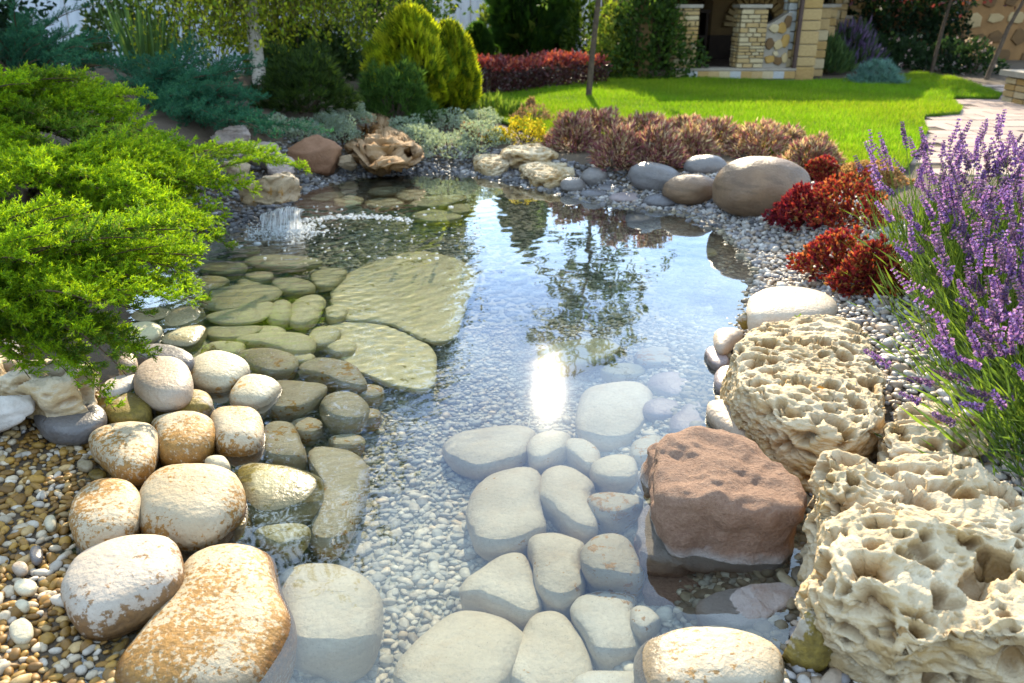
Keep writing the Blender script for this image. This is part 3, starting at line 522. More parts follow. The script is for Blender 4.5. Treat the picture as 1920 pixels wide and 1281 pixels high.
# --- brown boulder and its ledges
def block(px, z, up, dn, label, er=.36, ez=.5, amp=.024, name='boulder', tilt=(0, 0), n=110, nr=60):
    SEED[0] += 1; w = np.array([Pw(x, y, z)[:2] for x, y in px]); c, r, th = polar(w, n)
    V, F3, F4 = pillow(r, th, up, dn, er, ez, nr)
    V += nvec(V, 6, SEED[0], 3) * amp + nvec(V, 30, SEED[0] + 5, 3) * amp * .22
    V[:, 2] += V[:, 0] * tilt[0] + V[:, 1] * tilt[1]
    o = link(name, mesh(name, V, [F3, F4], M['brown']), None, (c[0], c[1], z)); return wet(tag(o, label, 'boulder' if name == 'boulder' else rdm))
block([(1228, 868), (1240, 838), (1330, 824), (1390, 832), (1425, 852), (1478, 895), (1515, 940), (1512, 975), (1440, 985), (1360, 975), (1285, 965), (1235, 945), (1228, 905)], .125, .045, .22, 'blocky rust brown granite boulder standing out of the water', tilt=(0, .04))
block([(1200, 862), (1228, 850), (1245, 862), (1240, 890), (1212, 892)], .04, .05, .12, 'knob of brown rock at the back left corner of the brown boulder', n=60, nr=30, amp=.02, name='rock')
block([(1196, 975), (1222, 945), (1250, 950), (1262, 1000), (1300, 1040), (1290, 1068), (1215, 1062), (1196, 1040)], -.05, .035, .12, 'narrow brown rock ledge under water along the brown boulder', n=70, nr=30, amp=.02, name='rock')
block([(1205, 1085), (1260, 1070), (1340, 1080), (1380, 1110), (1350, 1150), (1250, 1160), (1200, 1135)], -.2, .08, .1, 'shadowed brown rock deep under water in front of the brown boulder', n=70, nr=30, name='rock')
block([(1300, 1135), (1390, 1105), (1470, 1095), (1512, 1115), (1500, 1145), (1440, 1165), (1360, 1180), (1310, 1165)], -.035, .04, .12, 'flat brown rock with pale patches rising through the surface before the huge limestone', n=70, nr=30, name='rock')
# --- far shore
boulder((1335, 293, 1518, 413), .05, 'tan', 'huge smooth brown round boulder on the gravel of the far right shore', depth=.8, sink=.12, name='boulder', cat='boulder', n=64, res=40, amp=.06)
boulder((1243, 328, 1346, 384), .03, 'tan', 'smooth brown oval stone touching the huge round boulder', depth=.7, sink=.1)
boulder((1177, 306, 1279, 364), .04, 'grey', 'tilted light grey oval stone left of the brown oval stone', depth=.7, sink=.1, roll=-.22)
boulder((1283, 291, 1364, 334), .12, 'grey', 'bluish grey stone behind the brown oval stone', depth=.7, sink=.1)
boulder((1088, 315, 1139, 354), .03, 'grey', 'round grey stone at the right end of the far limestone', depth=.8)
boulder((1050, 333, 1098, 366), .0, 'grey', 'small pointed grey stone at the waterline by the far limestone', depth=.8, planes=2)
boulder((1086, 355, 1140, 375), -.01, 'wetgrey', 'wet flat stone at the water, first below the round grey stone', depth=.8)
boulder((1118, 344, 1182, 364), .01, 'wetgrey', 'dark flat stone between the round grey and the tilted oval stone', depth=.8)
boulder((1141, 361, 1203, 385), -.01, 'mauve', 'wet purplish flat stone in the water below the tilted oval stone', depth=.8)
boulder((1204, 364, 1272, 395), -.01, 'wetgrey', 'wet dark flat stone in the water below the brown oval stone', depth=.8)
stone([(1150, 402), (1180, 392), (1225, 398), (1230, 410), (1190, 418), (1158, 413)], -.05, .03, .08, 'grey', 'submerged grey flat stone before the far right shore', n=40, nr=14)
stone([(1290, 468), (1310, 460), (1345, 466), (1352, 478), (1320, 486)], -.05, .03, .06, 'algae', 'lone yellowish stone under water off the gravel shore', n=40, nr=14)
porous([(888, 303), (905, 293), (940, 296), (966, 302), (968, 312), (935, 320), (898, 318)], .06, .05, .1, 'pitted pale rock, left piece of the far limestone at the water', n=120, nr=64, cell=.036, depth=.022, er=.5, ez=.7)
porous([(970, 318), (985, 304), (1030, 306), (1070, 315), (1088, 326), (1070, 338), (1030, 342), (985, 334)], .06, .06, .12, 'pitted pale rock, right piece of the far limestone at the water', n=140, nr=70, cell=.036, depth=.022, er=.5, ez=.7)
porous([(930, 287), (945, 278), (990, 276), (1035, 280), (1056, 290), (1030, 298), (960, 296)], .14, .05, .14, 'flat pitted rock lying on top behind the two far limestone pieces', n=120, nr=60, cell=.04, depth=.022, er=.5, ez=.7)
boulder((935, 321, 978, 337), -.01, 'wetgrey', 'small wet flat stone between the two far limestone pieces', depth=.8)
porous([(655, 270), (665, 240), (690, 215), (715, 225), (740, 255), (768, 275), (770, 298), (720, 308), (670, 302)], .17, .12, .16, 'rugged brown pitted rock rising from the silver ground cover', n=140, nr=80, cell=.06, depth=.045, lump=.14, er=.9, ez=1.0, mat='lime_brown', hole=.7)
boulder((450, 322, 563, 394), .07, 'ledge', 'tan ledge rock that the waterfall runs over', name='rock', cat=rdm, depth=.7, sink=.0, amp=.25, planes=4, fine=.7, e=.6)
boulder((490, 292, 552, 336), .12, 'pink_rock', 'small pink rock wedged between the waterfall ledge and the red rock', name='rock', cat=rdm, depth=.7, amp=.15, planes=5, fine=.5, e=.7)
boulder((415, 300, 470, 345), .16, 'ledge', 'tan rock behind the left side of the waterfall ledge', name='rock', cat=rdm, depth=.7, amp=.2, planes=5, fine=.5, e=.7)
boulder((628, 288, 668, 322), .06, 'ledge', 'small tan rock between the red rock and the rugged brown rock', name='rock', cat=rdm, depth=.7, amp=.2, planes=5, fine=.5, e=.7)
boulder((372, 250, 470, 318), .2, 'pink_rock', 'creamy pink layered rock above the waterfall, left of the red rock', name='rock', cat=rdm, depth=.7, amp=.2, planes=5, fine=.6, e=.7, roll=.2)
boulder((400, 236, 468, 272), .36, 'pink_rock', 'small cream slab of rock on top of the pink layered rock', name='rock', cat=rdm, depth=.7, amp=.2, planes=5, fine=.5, e=.6, roll=.15)
boulder((452, 266, 528, 322), .16, 'pink_rock', 'pink rock behind the waterfall ledge under the juniper spray', name='rock', cat=rdm, depth=.7, amp=.15, planes=5, fine=.5, e=.7)
boulder((526, 252, 654, 332), .06, 'red_rock', 'reddish brown wedge of rock right of the waterfall', name='rock', cat=rdm, depth=.6, amp=.15, planes=7, fine=.4, e=.6)
boulder((-40, 66, 88, 135), .5, 'dark_rock', 'dark purplish boulder at the far left behind the bright juniper', name='boulder', cat='boulder', depth=.8, amp=.2, planes=5, fine=.5)
boulder((20, 68, 90, 100), .62, 'grey', 'grey rounded boulder on top of the dark one at the far left', name='boulder', cat='boulder', depth=.8)

# ------------------------------------------------------------------ gravel and pebbles
def ico(sub):
    import bmesh
    b = bmesh.new(); bmesh.ops.create_icosphere(b, subdivisions=sub, radius=1); V = np.array([v.co for v in b.verts]); F = np.array([[v.index for v in f.verts] for f in b.faces]); b.free(); return V, F
ICO1, ICO2 = ico(1), ico(2)
def pebbles(name, pos, rad, cols, lod, label):
    pv, pf = lod; N = len(pos); a = RNG.uniform(0, 2 * math.pi, N)
    ax = np.stack([np.cos(a), np.sin(a), RNG.normal(0, .22, N)], -1); up = norm(np.stack([RNG.normal(0, .35, N), RNG.normal(0, .35, N), np.ones(N)], -1))
    s = np.stack([rad * RNG.uniform(.95, 1.5, N), rad * RNG.uniform(.62, 1.0, N), rad * RNG.uniform(.45, .75, N)], -1)
    pv2 = np.sign(pv) * np.abs(pv) ** .9
    V, F = scatter(pv2, pf, pos, ax, up, s); V += RNG.normal(0, .0006, V.shape) * (rad.mean() / .012)
    return wet(stuff(link(name, mesh(name, V, F, M['pebble'], True, np.repeat(cols, len(pv), 0))), label, 'gravel'))
def hexfill(x0, x1, y0, y1, s):
    xs = np.arange(x0, x1, s); ys = np.arange(y0, y1, s * .87); X, Y = np.meshgrid(xs, ys); X = X + (np.arange(len(ys)) % 2)[:, None] * s / 2
    X = X + RNG.normal(0, .2 * s, X.shape); Y = Y + RNG.normal(0, .2 * s, Y.shape); return X.ravel(), Y.ravel()
def field(x0, x1, y0, y1, s, test):
    x, y = hexfill(x0, x1, y0, y1, s); d = sdf(x, y); z = ground(x, y); u, v, f = proj(np.stack([x, y, z], -1))
    k = test(x, y, d) & (u > -60) & (u < 1980) & (v < 1360); x, y, d, z = x[k], y[k], d[k], z[k]
    return np.stack([x, y, z], -1), d, u[k], v[k]
# pale pebble bed between the boulders
p, d, u, v = field(-1.2, 1.2, .8, 3.4, .0208, lambda x, y, d: (d > .16) & (x > -.75))
r = .0112 * RNG.lognormal(0, .34, len(p)).clip(.5, 2.4); p[:, 2] += r * .3
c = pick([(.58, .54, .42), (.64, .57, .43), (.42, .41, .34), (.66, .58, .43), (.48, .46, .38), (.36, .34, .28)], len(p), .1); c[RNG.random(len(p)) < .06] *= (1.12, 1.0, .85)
near = p[:, 1] < 2.1
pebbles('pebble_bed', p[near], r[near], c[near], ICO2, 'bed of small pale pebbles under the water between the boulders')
far = ~near
p2, d2, u2, v2 = field(-1.6, 1.6, 3.4, 6.3, .041, lambda x, y, d: (d > .12))
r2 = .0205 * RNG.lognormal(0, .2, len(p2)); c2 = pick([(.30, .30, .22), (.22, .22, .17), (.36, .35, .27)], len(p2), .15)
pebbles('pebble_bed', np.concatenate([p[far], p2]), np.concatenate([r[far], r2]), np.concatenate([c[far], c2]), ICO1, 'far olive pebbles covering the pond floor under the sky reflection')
# brown and grey beach on the near left
p, d, u, v = field(-1.7, -.3, .8, 2.5, .0215, lambda x, y, d: (d < .42) & (d > -.75) & (x < -.3))
r = .0106 * RNG.lognormal(0, .25, len(p)).clip(.6, 2.2); p[:, 2] += r * .35
och = sstep(-.46, -.24, d + RNG.normal(0, .07, len(d))) * sstep(.42, .25, d)
c = pick([(.22, .22, .25), (.30, .30, .33), (.38, .34, .33), (.16, .17, .2), (.46, .42, .40)], len(p), .15)
oc = pick([(.36, .20, .035), (.26, .13, .02), (.52, .42, .29), (.46, .31, .13), (.54, .47, .38), (.30, .16, .03), (.22, .11, .02)], len(p), .15)
deep = d > .22; c = np.where(RNG.random(len(p))[:, None] < och[:, None], oc, c); c[deep] = pick([(.42, .42, .37), (.5, .47, .4), (.33, .34, .32)], deep.sum(), .1)
pebbles('beach_pebbles', p, r, c, ICO2, 'beach of grey and ochre stained pebbles in the near left corner')
# grey gravel shore on the right
p, d, u, v = field(.3, 2.9, 1.2, 5.6, .0275, lambda x, y, d: (d < .3) & (d > -.8) & (x > .4))
r = .0142 * RNG.lognormal(0, .28, len(p)).clip(.55, 2.2); p[:, 2] += r * .35
c = pick([(.30, .28, .28), (.42, .39, .37), (.52, .48, .43), (.24, .22, .22), (.46, .36, .27), (.56, .51, .45), (.36, .27, .19)], len(p), .15)
w = d > .03; c[w] = pick([(.20, .16, .10), (.26, .22, .14), (.16, .13, .09), (.32, .27, .18)], w.sum(), .15)
nn = p[:, 1] < 2.6
pebbles('shore_gravel', p[nn], r[nn], c[nn], ICO2, 'grey gravel running between the pitted limestone and the lavender')
pebbles('shore_gravel', p[~nn], r[~nn], c[~nn], ICO1, 'grey gravel slope below the huge round boulder on the far right shore')
# dark gravel along the far shore
p, d, u, v = field(-2.4, 1.6, 4.6, 7.2, .034, lambda x, y, d: (d < .14) & (d > -.4))
r = .0165 * RNG.lognormal(0, .28, len(p)).clip(.55, 2.2); p[:, 2] += r * .35
c = pick([(.10, .10, .11), (.16, .15, .15), (.22, .21, .22), (.34, .32, .30), (.13, .11, .09)], len(p), .15)
pebbles('shore_gravel', p, r, c, ICO1, 'dark wet gravel along the back edge of the pond')
# bigger cobbles lying loose on the beach
for k, (x, y, w_, h_, lab) in enumerate([(48, 1100, 44, 32, 'flat pale cobble near the left edge of the pebble beach'), (40, 1183, 46, 50, 'white upright cobble with a brown notch on the pebble beach'), (42, 1135, 28, 22, 'smooth white pebble below the flat pale cobble'),
        (38, 1065, 30, 26, 'pinkish round pebble on the upper pebble beach'), (160, 872, 32, 20, 'pale loose cobble beside the flat cream stone'), (183, 890, 36, 22, 'ochre cobble at the tip of the flat cream stone'), (95, 980, 22, 34, 'light elongated pebble on the beach near the white stone'), (68, 1040, 24, 40, 'grey elongated pebble standing on the beach')]):
    z = G(x, y)[2]; pts = [(x + w_ / 2 * math.cos(t), y + h_ / 2 * math.sin(t)) for t in np.linspace(0, 2 * math.pi, 9)[:-1]]
    stone(pts, z + .018, .014, .016, ['pale_clean', 'pale', 'pale_clean', 'sandy', 'pale', 'moss', 'pale', 'grey'][k], lab, name='cobble', cat='pebble', n=32, nr=14, group='loose cobbles on the beach')

# ------------------------------------------------------------------ lawn, grass, path
LZ = .165
LAWN_PX = [(890, 186), (930, 178), (1120, 152), (1300, 148), (1500, 156), (1640, 148), (1720, 139), (1790, 148), (1878, 178), (1872, 186), (1788, 184), (1786, 190), (1803, 205), (1800, 214), (1735, 219), (1730, 224), (1738, 250), (1700, 320), (1600, 330), (1480, 300), (1380, 270), (1150, 262), (1020, 262), (930, 225)]
lawn = np.array([P(x, y, LZ) for x, y in LAWN_PX])
def inpoly(x, y, poly):
    ins = np.zeros(x.shape, bool)
    for a, b in zip(poly, np.roll(poly, -1, 0)):
        c = (a[1] > y) != (b[1] > y)
        with np.errstate(divide='ignore', invalid='ignore'): ins ^= c & (x < (b[0] - a[0]) * (y - a[1]) / (b[1] - a[1]) + a[0])
    return ins
def m_turf():
    t = NT('turf'); co = t.n('TexCoord').outputs['Object']; a = t.noise(co, 2.0, 5); b = t.noise(co, 45, 5)
    c = t.mix(t.rng(a, .3, .7), (.08, .15, .008), (.11, .18, .012)); return t.done(t.prin(t.mix(t.rng(b, .3, .7, 0, .6), c, (.035, .075, .008)), .9, b, .9, .04, .1))
import bmesh as _bm
bm_ = _bm.new(); f_ = bm_.faces.new([bm_.verts.new(p_) for p_ in lawn]); ex = _bm.ops.extrude_face_region(bm_, geom=[f_])
for v_ in [e for e in ex['geom'] if isinstance(e, _bm.types.BMVert)]: v_.co.z += .02
_bm.ops.triangulate(bm_, faces=bm_.faces[:]); _bm.ops.recalc_face_normals(bm_, faces=bm_.faces[:]); me = bpy.data.meshes.new('lawn'); bm_.to_mesh(me); bm_.free(); me.materials.append(m_turf()); struct(link('lawn', me))
N = 430000
x = RNG.uniform(lawn[:, 0].min(), lawn[:, 0].max(), N); y = RNG.uniform(lawn[:, 1].min(), lawn[:, 1].max(), N)
k = inpoly(x, y, lawn) & (RNG.random(N) < np.clip(8.5 / y, .3, 1) ** 1.2); x, y = x[k], y[k]; N = len(x)
tint = np.sin(x * 2.1 + np.sin(y * 1.3) * 2) * np.sin(y * 1.7 + x) + .7 * np.sin(x * 5.3 + 2 * np.sin(y * 4)) * np.sin(y * 6.1 - x * 2)
pos = np.stack([x, y, np.full(N, LZ + .018)], -1)
ax = norm(np.stack([RNG.normal(0, .33, N), RNG.normal(0, .33, N), np.ones(N)], -1)); up = norm(np.stack([RNG.normal(size=N), RNG.normal(size=N), np.zeros(N)], -1))
h = RNG.uniform(.022, .055, N) * (1 + .18 * tint); h[RNG.random(N) < .012] *= 1.5
V, F = scatter([(0, .07, 0), (0, -.07, 0), (1, 0, .12)], [(0, 1, 2)], pos, ax, up, h)
c = pick([(.16, .265, .006), (.135, .24, .006), (.195, .285, .010), (.10, .19, .008), (.21, .245, .03)], N, .12) * (1 + .13 * tint)[:, None] * np.stack([1 + .10 * np.sin(x * 1.3 + y), np.ones(N), np.ones(N)], -1)
stuff(link('grass', mesh('grass', V, F, M['grass'], False, np.repeat(c, 3, 0))), 'short bright green lawn grass lit from behind', 'grass')
# paved path
def m_paver(name, a_, b_): return m_plain(name, a_, b_, 9, .85, .35)
PV = [m_paver('paver_pink', (.36, .26, .21), (.27, .19, .16)), m_paver('paver_rose', (.42, .31, .25), (.32, .23, .19))]
PATH = np.array([P(x, y, .13) for x, y in [(1722, 226), (1735, 217), (1798, 212), (1802, 204), (1785, 192), (1788, 182), (1870, 184), (1878, 176), (1850, 164), (1990, 168), (2150, 215), (2150, 330), (1735, 330)]])
me = mesh('path', PATH, np.arange(len(PATH))[None][:, ::1], m_plain('path_bedding', (.2, .16, .13), (.14, .11, .09), 20), False); path = struct(link('path', me))
bme = None
def brick_mesh(name, mat, bev=.06):
    import bmesh
    b = bmesh.new(); bmesh.ops.create_cube(b, size=1); bmesh.ops.bevel(b, geom=b.edges[:], offset=bev, segments=1, affect='EDGES'); me = bpy.data.meshes.new(name); b.to_mesh(me); b.free(); me.materials.append(mat); return me
pm = [brick_mesh('paver', m, .03) for m in PV]; cnt = 0
for i in range(60):
    for j in range(22):
        x = 2.9 + j * .42 + (i % 2) * .21; y = 4.9 + i * .225
        if cnt < 290 and inpoly(np.array([x]), np.array([y]), PATH)[0]:
            uu = proj([x, y, .14])[0]
            if uu < 1960:
                link('paver', pm[(i * 7 + j * 3) % 2], path, (x, y, .145 + random.uniform(-.003, .003)), (0, 0, random.uniform(-.02, .02)), (.41, .215, .03)); cnt += 1

# ------------------------------------------------------------------ junipers
def bough_mesh(name, L, seed, cols, twigs=34, spread=.21, leaf=.0145, droop=.12, tipcol=1.5, dense=14):
    rs = np.random.default_rng(seed); B = MB()
    t = np.linspace(0, 1, 14); ax = np.stack([t * L, .05 * L * np.sin(t * 3 + seed), L * (.10 * np.sin(t * 2.6) - droop * t ** 2.2)], -1)
    B.add(*tube(ax, np.linspace(.006, .0012, 14) * (L / .5), 4), (.10, .055, .025), 1)
    P_, A_, U_, S_, C_ = [], [], [], [], []; cols = np.asarray(cols)
    for k in range(twigs):
        u = .03 + .95 * (k + rs.random()) / twigs; b = np.array([np.interp(u, t, ax[:, i]) for i in range(3)]); side = 1 if k % 2 else -1
        ln = L * spread * (1.15 - u) ** .6 * rs.uniform(.6, 1.15); an = side * rs.uniform(.28, .62)
        d = norm(np.array([math.cos(an), math.sin(an), rs.normal(.12, .3)])); e = b + d * ln + [0, 0, .1 * ln]
        m = max(5, int(dense * ln / (L * spread)) + 4)
        for q in range(m):
            w = (q + .6) / m; s0 = b + (e - b) * w + [0, 0, .12 * ln * w * (1 - w)]
            sd = norm(d + np.array([rs.normal(0, .5), rs.normal(0, .5), rs.normal(.18, .42)])); sl = rs.uniform(.016, .034) * (1.1 - .35 * w) * L / .5
            nl = 6
            for g in range(nl):
                f = (g + .3) / nl; P_.append(s0 + sd * sl * f); A_.append(norm(sd + rs.normal(0, .62, 3))); U_.append(rs.normal(size=3)); S_.append(leaf * rs.uniform(.7, 1.25) * (1.1 - .4 * f))
                c = cols[rs.integers(len(cols))] * rs.uniform(.8, 1.2); C_.append(c * (1 + (tipcol - 1) * (w * .5 + f * .5) * (.4 + .6 * u)))
    V, F = scatter([(0, .17, 0), (0, -.17, 0), (1, 0, .06), (.5, 0, .15)], [(0, 1, 3), (1, 2, 3), (0, 3, 2)], np.array(P_), np.array(A_), np.array(U_), np.array(S_))
    B.add(V, F, np.repeat(np.array(C_), 4, 0), 0)
    return B.build(name, [M['needle'], M['twig']], False)
JG = [(.19, .28, .006), (.15, .25, .008), (.24, .315, .006), (.10, .19, .010)]
JD = [(.024, .10, .065), (.032, .115, .08), (.02, .08, .05), (.05, .14, .075)]
JX = [(.02, .05, .03), (.03, .06, .03), (.018, .045, .022)]
JO = [(.075, .15, .012), (.10, .18, .012), (.13, .15, .02), (.06, .12, .014)]
bright = [bough_mesh('bright_bough', .55, 20 + i, JG if i != 3 else JO, droop=.08 + .045 * i) for i in range(6)]
dark = [bough_mesh('dark_bough', .7, 40 + i, JD, twigs=26, leaf=.017, droop=-.02 + .05 * i, dense=9) for i in range(4)]
def place_bough(me, root, tip, parent, off, L, roll=None):
    root = np.asarray(root, float); tip = np.asarray(tip, float); d = tip - root; ln = np.linalg.norm(d)
    x = Vector(d).normalized(); upv = Vector((RNG.normal(0, .25), RNG.normal(0, .25), 1)); y = upv.cross(x).normalized(); z = x.cross(y)
    m = Matrix((x, y, z)).transposed()
    o = link('bough', me, parent, tuple(root - off), m.to_euler()); s = ln / L; o.scale = (s, s * RNG.uniform(.85, 1.2), s * RNG.uniform(.85, 1.15)); return o
def juniper(label, base, tips, meshes, L, lens=(.4, .75), fill=40, spread=(.14, .16, .08), stems=True, toward=None):
    base = np.asarray(base, float); t = thing('juniper', label, 'juniper', base, 'junipers on the left bank'); tips = [np.asarray(q) for q in tips]; allt = list(tips)
    for k in range(fill): a = tips[k % len(tips)]; b = base - a; allt.append(a + b * RNG.uniform(0, .28) * (k // len(tips)) ** .5 + RNG.normal(0, 1, 3) * spread * np.array([.9, .9, .6]))
    for i, q in enumerate(allt):
        d = norm(q - base); d[2] = np.clip(d[2], -.15, .45); d = norm(d); l = RNG.uniform(*lens)
        rt = q - d * l; rt[2] = max(rt[2], gz(rt[0], rt[1]) - .05) if rt[2] < gz(rt[0], rt[1]) - .05 else rt[2]
        place_bough(meshes[RNG.integers(len(meshes))], rt, q, t, base, L)
    B = MB()
    for i in range(7):
        q = allt[(i * 5) % len(allt)]; m = base * .7 + q * .3 - [0, 0, .04]; B.add(*tube(np.stack([base - [0, 0, .1], m, base * .5 + q * .5 - [0, 0, .05]]), [.03, .018, .008], 6))
    link('stem', B.build('stem', M['bark']), t, tuple(-base))
    return t
def T(px, py, y): return PY(px, py, y)
# nearest plant: hangs over the white pitted rock
juniper('bright yellow green juniper nearest the camera, hanging over the white pitted rock', (-1.75, 2.35, .35),
        [T(240, 640, 2.25), T(195, 700, 2.15), T(170, 660, 2.15), T(230, 600, 2.3), T(130, 640, 2.15), T(80, 610, 2.15), T(330, 455, 2.6), T(300, 500, 2.5), T(325, 420, 2.65), T(310, 530, 2.5), T(260, 470, 2.4), T(200, 430, 2.4), T(120, 440, 2.3), T(40, 450, 2.2), T(280, 560, 2.4),
         T(180, 520, 2.25), T(90, 520, 2.2), T(20, 560, 2.1), T(240, 390, 2.6), T(150, 380, 2.6), T(60, 400, 2.5), T(10, 370, 2.5), T(220, 540, 2.3)], bright, .55, fill=60, lens=(.32, .6), spread=(.10, .10, .05))
juniper('bright juniper whose long sprays reach over the waterfall ledge', (-2.25, 3.7, .5),
        [T(530, 287, 4.5), T(425, 340, 4.1), T(420, 380, 3.9), T(400, 300, 4.2), T(350, 300, 4.2), T(380, 340, 3.9), T(330, 330, 3.8), T(300, 360, 3.6), T(250, 330, 3.7), T(410, 410, 3.6),  T(370, 440, 3.4),
         T(350, 480, 3.2), T(340, 400, 3.3), T(200, 320, 3.6), T(130, 330, 3.5), T(60, 340, 3.3), T(300, 300, 4.0), T(240, 280, 4.0), T(370, 275, 4.3)], bright, .55, fill=55, lens=(.45, .85), spread=(.12, .15, .05))
juniper('bright juniper with raised feathery tips at the left edge, before the dark juniper', (-3.1, 4.6, .55),
        [T(280, 165, 4.9), T(250, 180, 4.8), T(220, 200, 4.7), T(170, 128, 4.9), T(130, 130, 4.8), T(90, 145, 4.7), T(40, 150, 4.5), T(10, 170, 4.4), T(200, 230, 4.5), T(150, 240, 4.4), T(100, 220, 4.5), T(60, 240, 4.2), T(20, 260, 4.0), T(260, 250, 4.4), T(300, 230, 4.6), T(120, 280, 4.1), T(60, 300, 3.9)], bright, .55, fill=45, lens=(.45, .85), spread=(.13, .15, .05))
juniper('dark blue green juniper spreading in shade behind the bright ones', (-2.7, 6.6, .5),
        [T(x, y, d) for x, y, d in [(480, 150, 6.6), (500, 205, 6.0), (470, 130, 6.8), (440, 110, 7.0), (380, 95, 7.0), (330, 100, 7.0), (280, 110, 6.8), (420, 150, 6.3), (360, 140, 6.4), (300, 150, 6.4), (250, 150, 6.4), (200, 160, 6.2), (450, 190, 5.9), (400, 200, 5.8), (350, 190, 5.9), (300, 200, 5.8), (430, 230, 5.6), (380, 235, 5.5), (330, 230, 5.6), (480, 235, 5.7), (510, 245, 5.6), (250, 200, 5.9), (190, 120, 6.8), (340, 240, 5.3)]], dark, .7, fill=70, lens=(.5, .9), spread=(.18, .22, .07))
juniper('blue green juniper with upswept tips beside the grey boulder, far left', (-4.3, 7.4, .6),
        [T(x, y, d) for x, y, d in [(60, 20, 7.2), (40, 40, 7.0), (90, 40, 7.2), (120, 60, 7.2), (80, 60, 6.9), (150, 75, 7.0), (110, 90, 6.8), (170, 95, 6.8), (140, 110, 6.6), (200, 90, 7.0), (60, 25, 7.4), (190, 120, 6.5)]], dark, .7, fill=30, lens=(.5, .9), spread=(.18, .2, .08))

# ------------------------------------------------------------------ leafy mounds, shrubs and trees
def blob(n, c, r, shell=.55, top=True):   # points through a mound, most of them near its skin
    d = rdir(n); d[:, 2] = np.abs(d[:, 2]) if top else d[:, 2]
    q = d * (shell + (1 - shell) * RNG.random((n, 1)) ** .5); lump = 1 + .16 * np.sin(d[:, :1] * 5 + c[0] * 9) * np.sin(d[:, 1:2] * 6 + c[1] * 5) + .10 * np.sin(d[:, 2:] * 9 + c[0])
    return np.asarray(c) + q * lump * np.asarray(r), d
def mound(name, label, cat, c, r, n, leaf, cols, mat='leaf_dull', shape=NARROW_V, outw=.7, group=None, jit=.16, nst=14, bunch=0, top=True, parent_loc=None, lift=.25):
    # c: base point, r: half sizes; leaves in whorls of `bunch`
    c = np.asarray(c, float); t = thing(name, label, cat, c, group); q, d = blob(n, (0, 0, 0), r, top=top)
    if not top: q[:, 2] += r[2]
    if bunch:
        q = np.repeat(q, bunch, 0); d = np.repeat(d, bunch, 0)
    m = len(q); ax = norm(d * outw + rdir(m) * (1 - outw * .5) + [0, 0, lift]); col = pick(cols, m, jit)
    V, F = scatter(shape, LEAF_F, q, ax, rdir(m), leaf * RNG.uniform(.7, 1.3, m)); V[:, 2] = np.maximum(V[:, 2], -.02)
    link('foliage', mesh('foliage', V, F, M[mat], False, np.repeat(col, len(shape), 0)), t)
    B = MB()
    for k in range(nst):
        e = q[RNG.integers(m)] * .85; B.add(*tube([(e[0] * .15, e[1] * .15, -.04), (e[0] * .6, e[1] * .6, e[2] * .55), tuple(e)], [.007, .005, .003], 4))
    stuff(link('stem', B.build('stem', M['twig']), t)); return t
def mnd(px, py, wpx, hpx, name, label, cat, n, leaf, cols, depth=.8, **kw):
    # a mound whose base middle shows at (px, py), wpx by hpx pixels in the photograph
    b = G(px, py); f = proj(b)[2]; k = f / FPX; b = b + [0, wpx * k * depth * .35, 0]; b[2] = gz(b[0], b[1]); 
    return mound(name, label, cat, b, (wpx * k / 2, wpx * k / 2 * depth, hpx * k * .78), n, leaf, cols, **kw)
PU = [(.30, .10, .14), (.36, .15, .17), (.22, .08, .11), (.52, .36, .26), (.60, .46, .32), (.42, .22, .17), (.2, .14, .05)]
for px, py, w, h, lab in [(1075, 285, 90, 75, 'purple cream shrub at the left end of the row, next to the yellow flowers'), (1130, 262, 110, 55, 'purple shrub in the back of the row, second from the left'), (1165, 325, 100, 85, 'bushy purple shrub above the round grey stone'), (1235, 318, 100, 85, 'purple cream shrub above the tilted grey stone'),
                          (1215, 265, 110, 48, 'low purple shrub at the lawn edge behind the row'), (1300, 300, 90, 65, 'purple cream shrub behind the bluish grey stone'), (1345, 285, 110, 62, 'paler cream shrub in the back of the row, middle'), (1430, 298, 120, 68, 'paler cream shrub behind the huge round boulder'),
                          (1290, 262, 90, 40, 'small pink shrub at the lawn edge, right of the low purple one'), (1530, 325, 110, 66, 'dark purple cream shrub at the right end of the row'), (1480, 290, 80, 50, 'cream shrub at the lawn edge near the right end')]:
    mnd(px, py, w, h, 'purple_shrub', lab, 'shrub', 560, .052, PU if px < 1290 else PU + [(.40, .33, .20), (.34, .24, .14)], bunch=5, group='purple variegated shrubs along the far shore', outw=.8, lift=.35)
RE = [(.28, .03, .025), (.34, .05, .025), (.20, .018, .03), (.42, .13, .05), (.16, .014, .03), (.24, .14, .04)]
for px, py, w, h, cols, lab in [(1515, 430, 115, 88, [(.17, .012, .03), (.22, .02, .03), (.12, .01, .02), (.3, .04, .03)], 'deep crimson shrub at the right foot of the huge round boulder'), (1600, 430, 165, 108, RE, 'orange red shrub between the crimson one and the lavender'), (1640, 350, 130, 45, [(.42, .25, .12), (.36, .17, .08), (.3, .2, .09)], 'pale orange shrub at the lawn edge behind the red ones'),
                                (1585, 520, 150, 95, RE, 'small orange red shrub reaching over the gravel below the crimson one'), (1545, 340, 70, 45, RE, 'small reddish shrub behind the huge round boulder'), (1640, 555, 120, 110, RE, 'dark red shrub low under the lavender stems')]:
    mnd(px, py, w, h, 'red_shrub', lab, 'shrub', 700, .026, cols, shape=LEAF_V, bunch=5, group='red shrubs on the right shore')
SI = [(.34, .40, .36), (.42, .47, .42), (.26, .33, .29), (.38, .42, .30), (.30, .36, .22)]
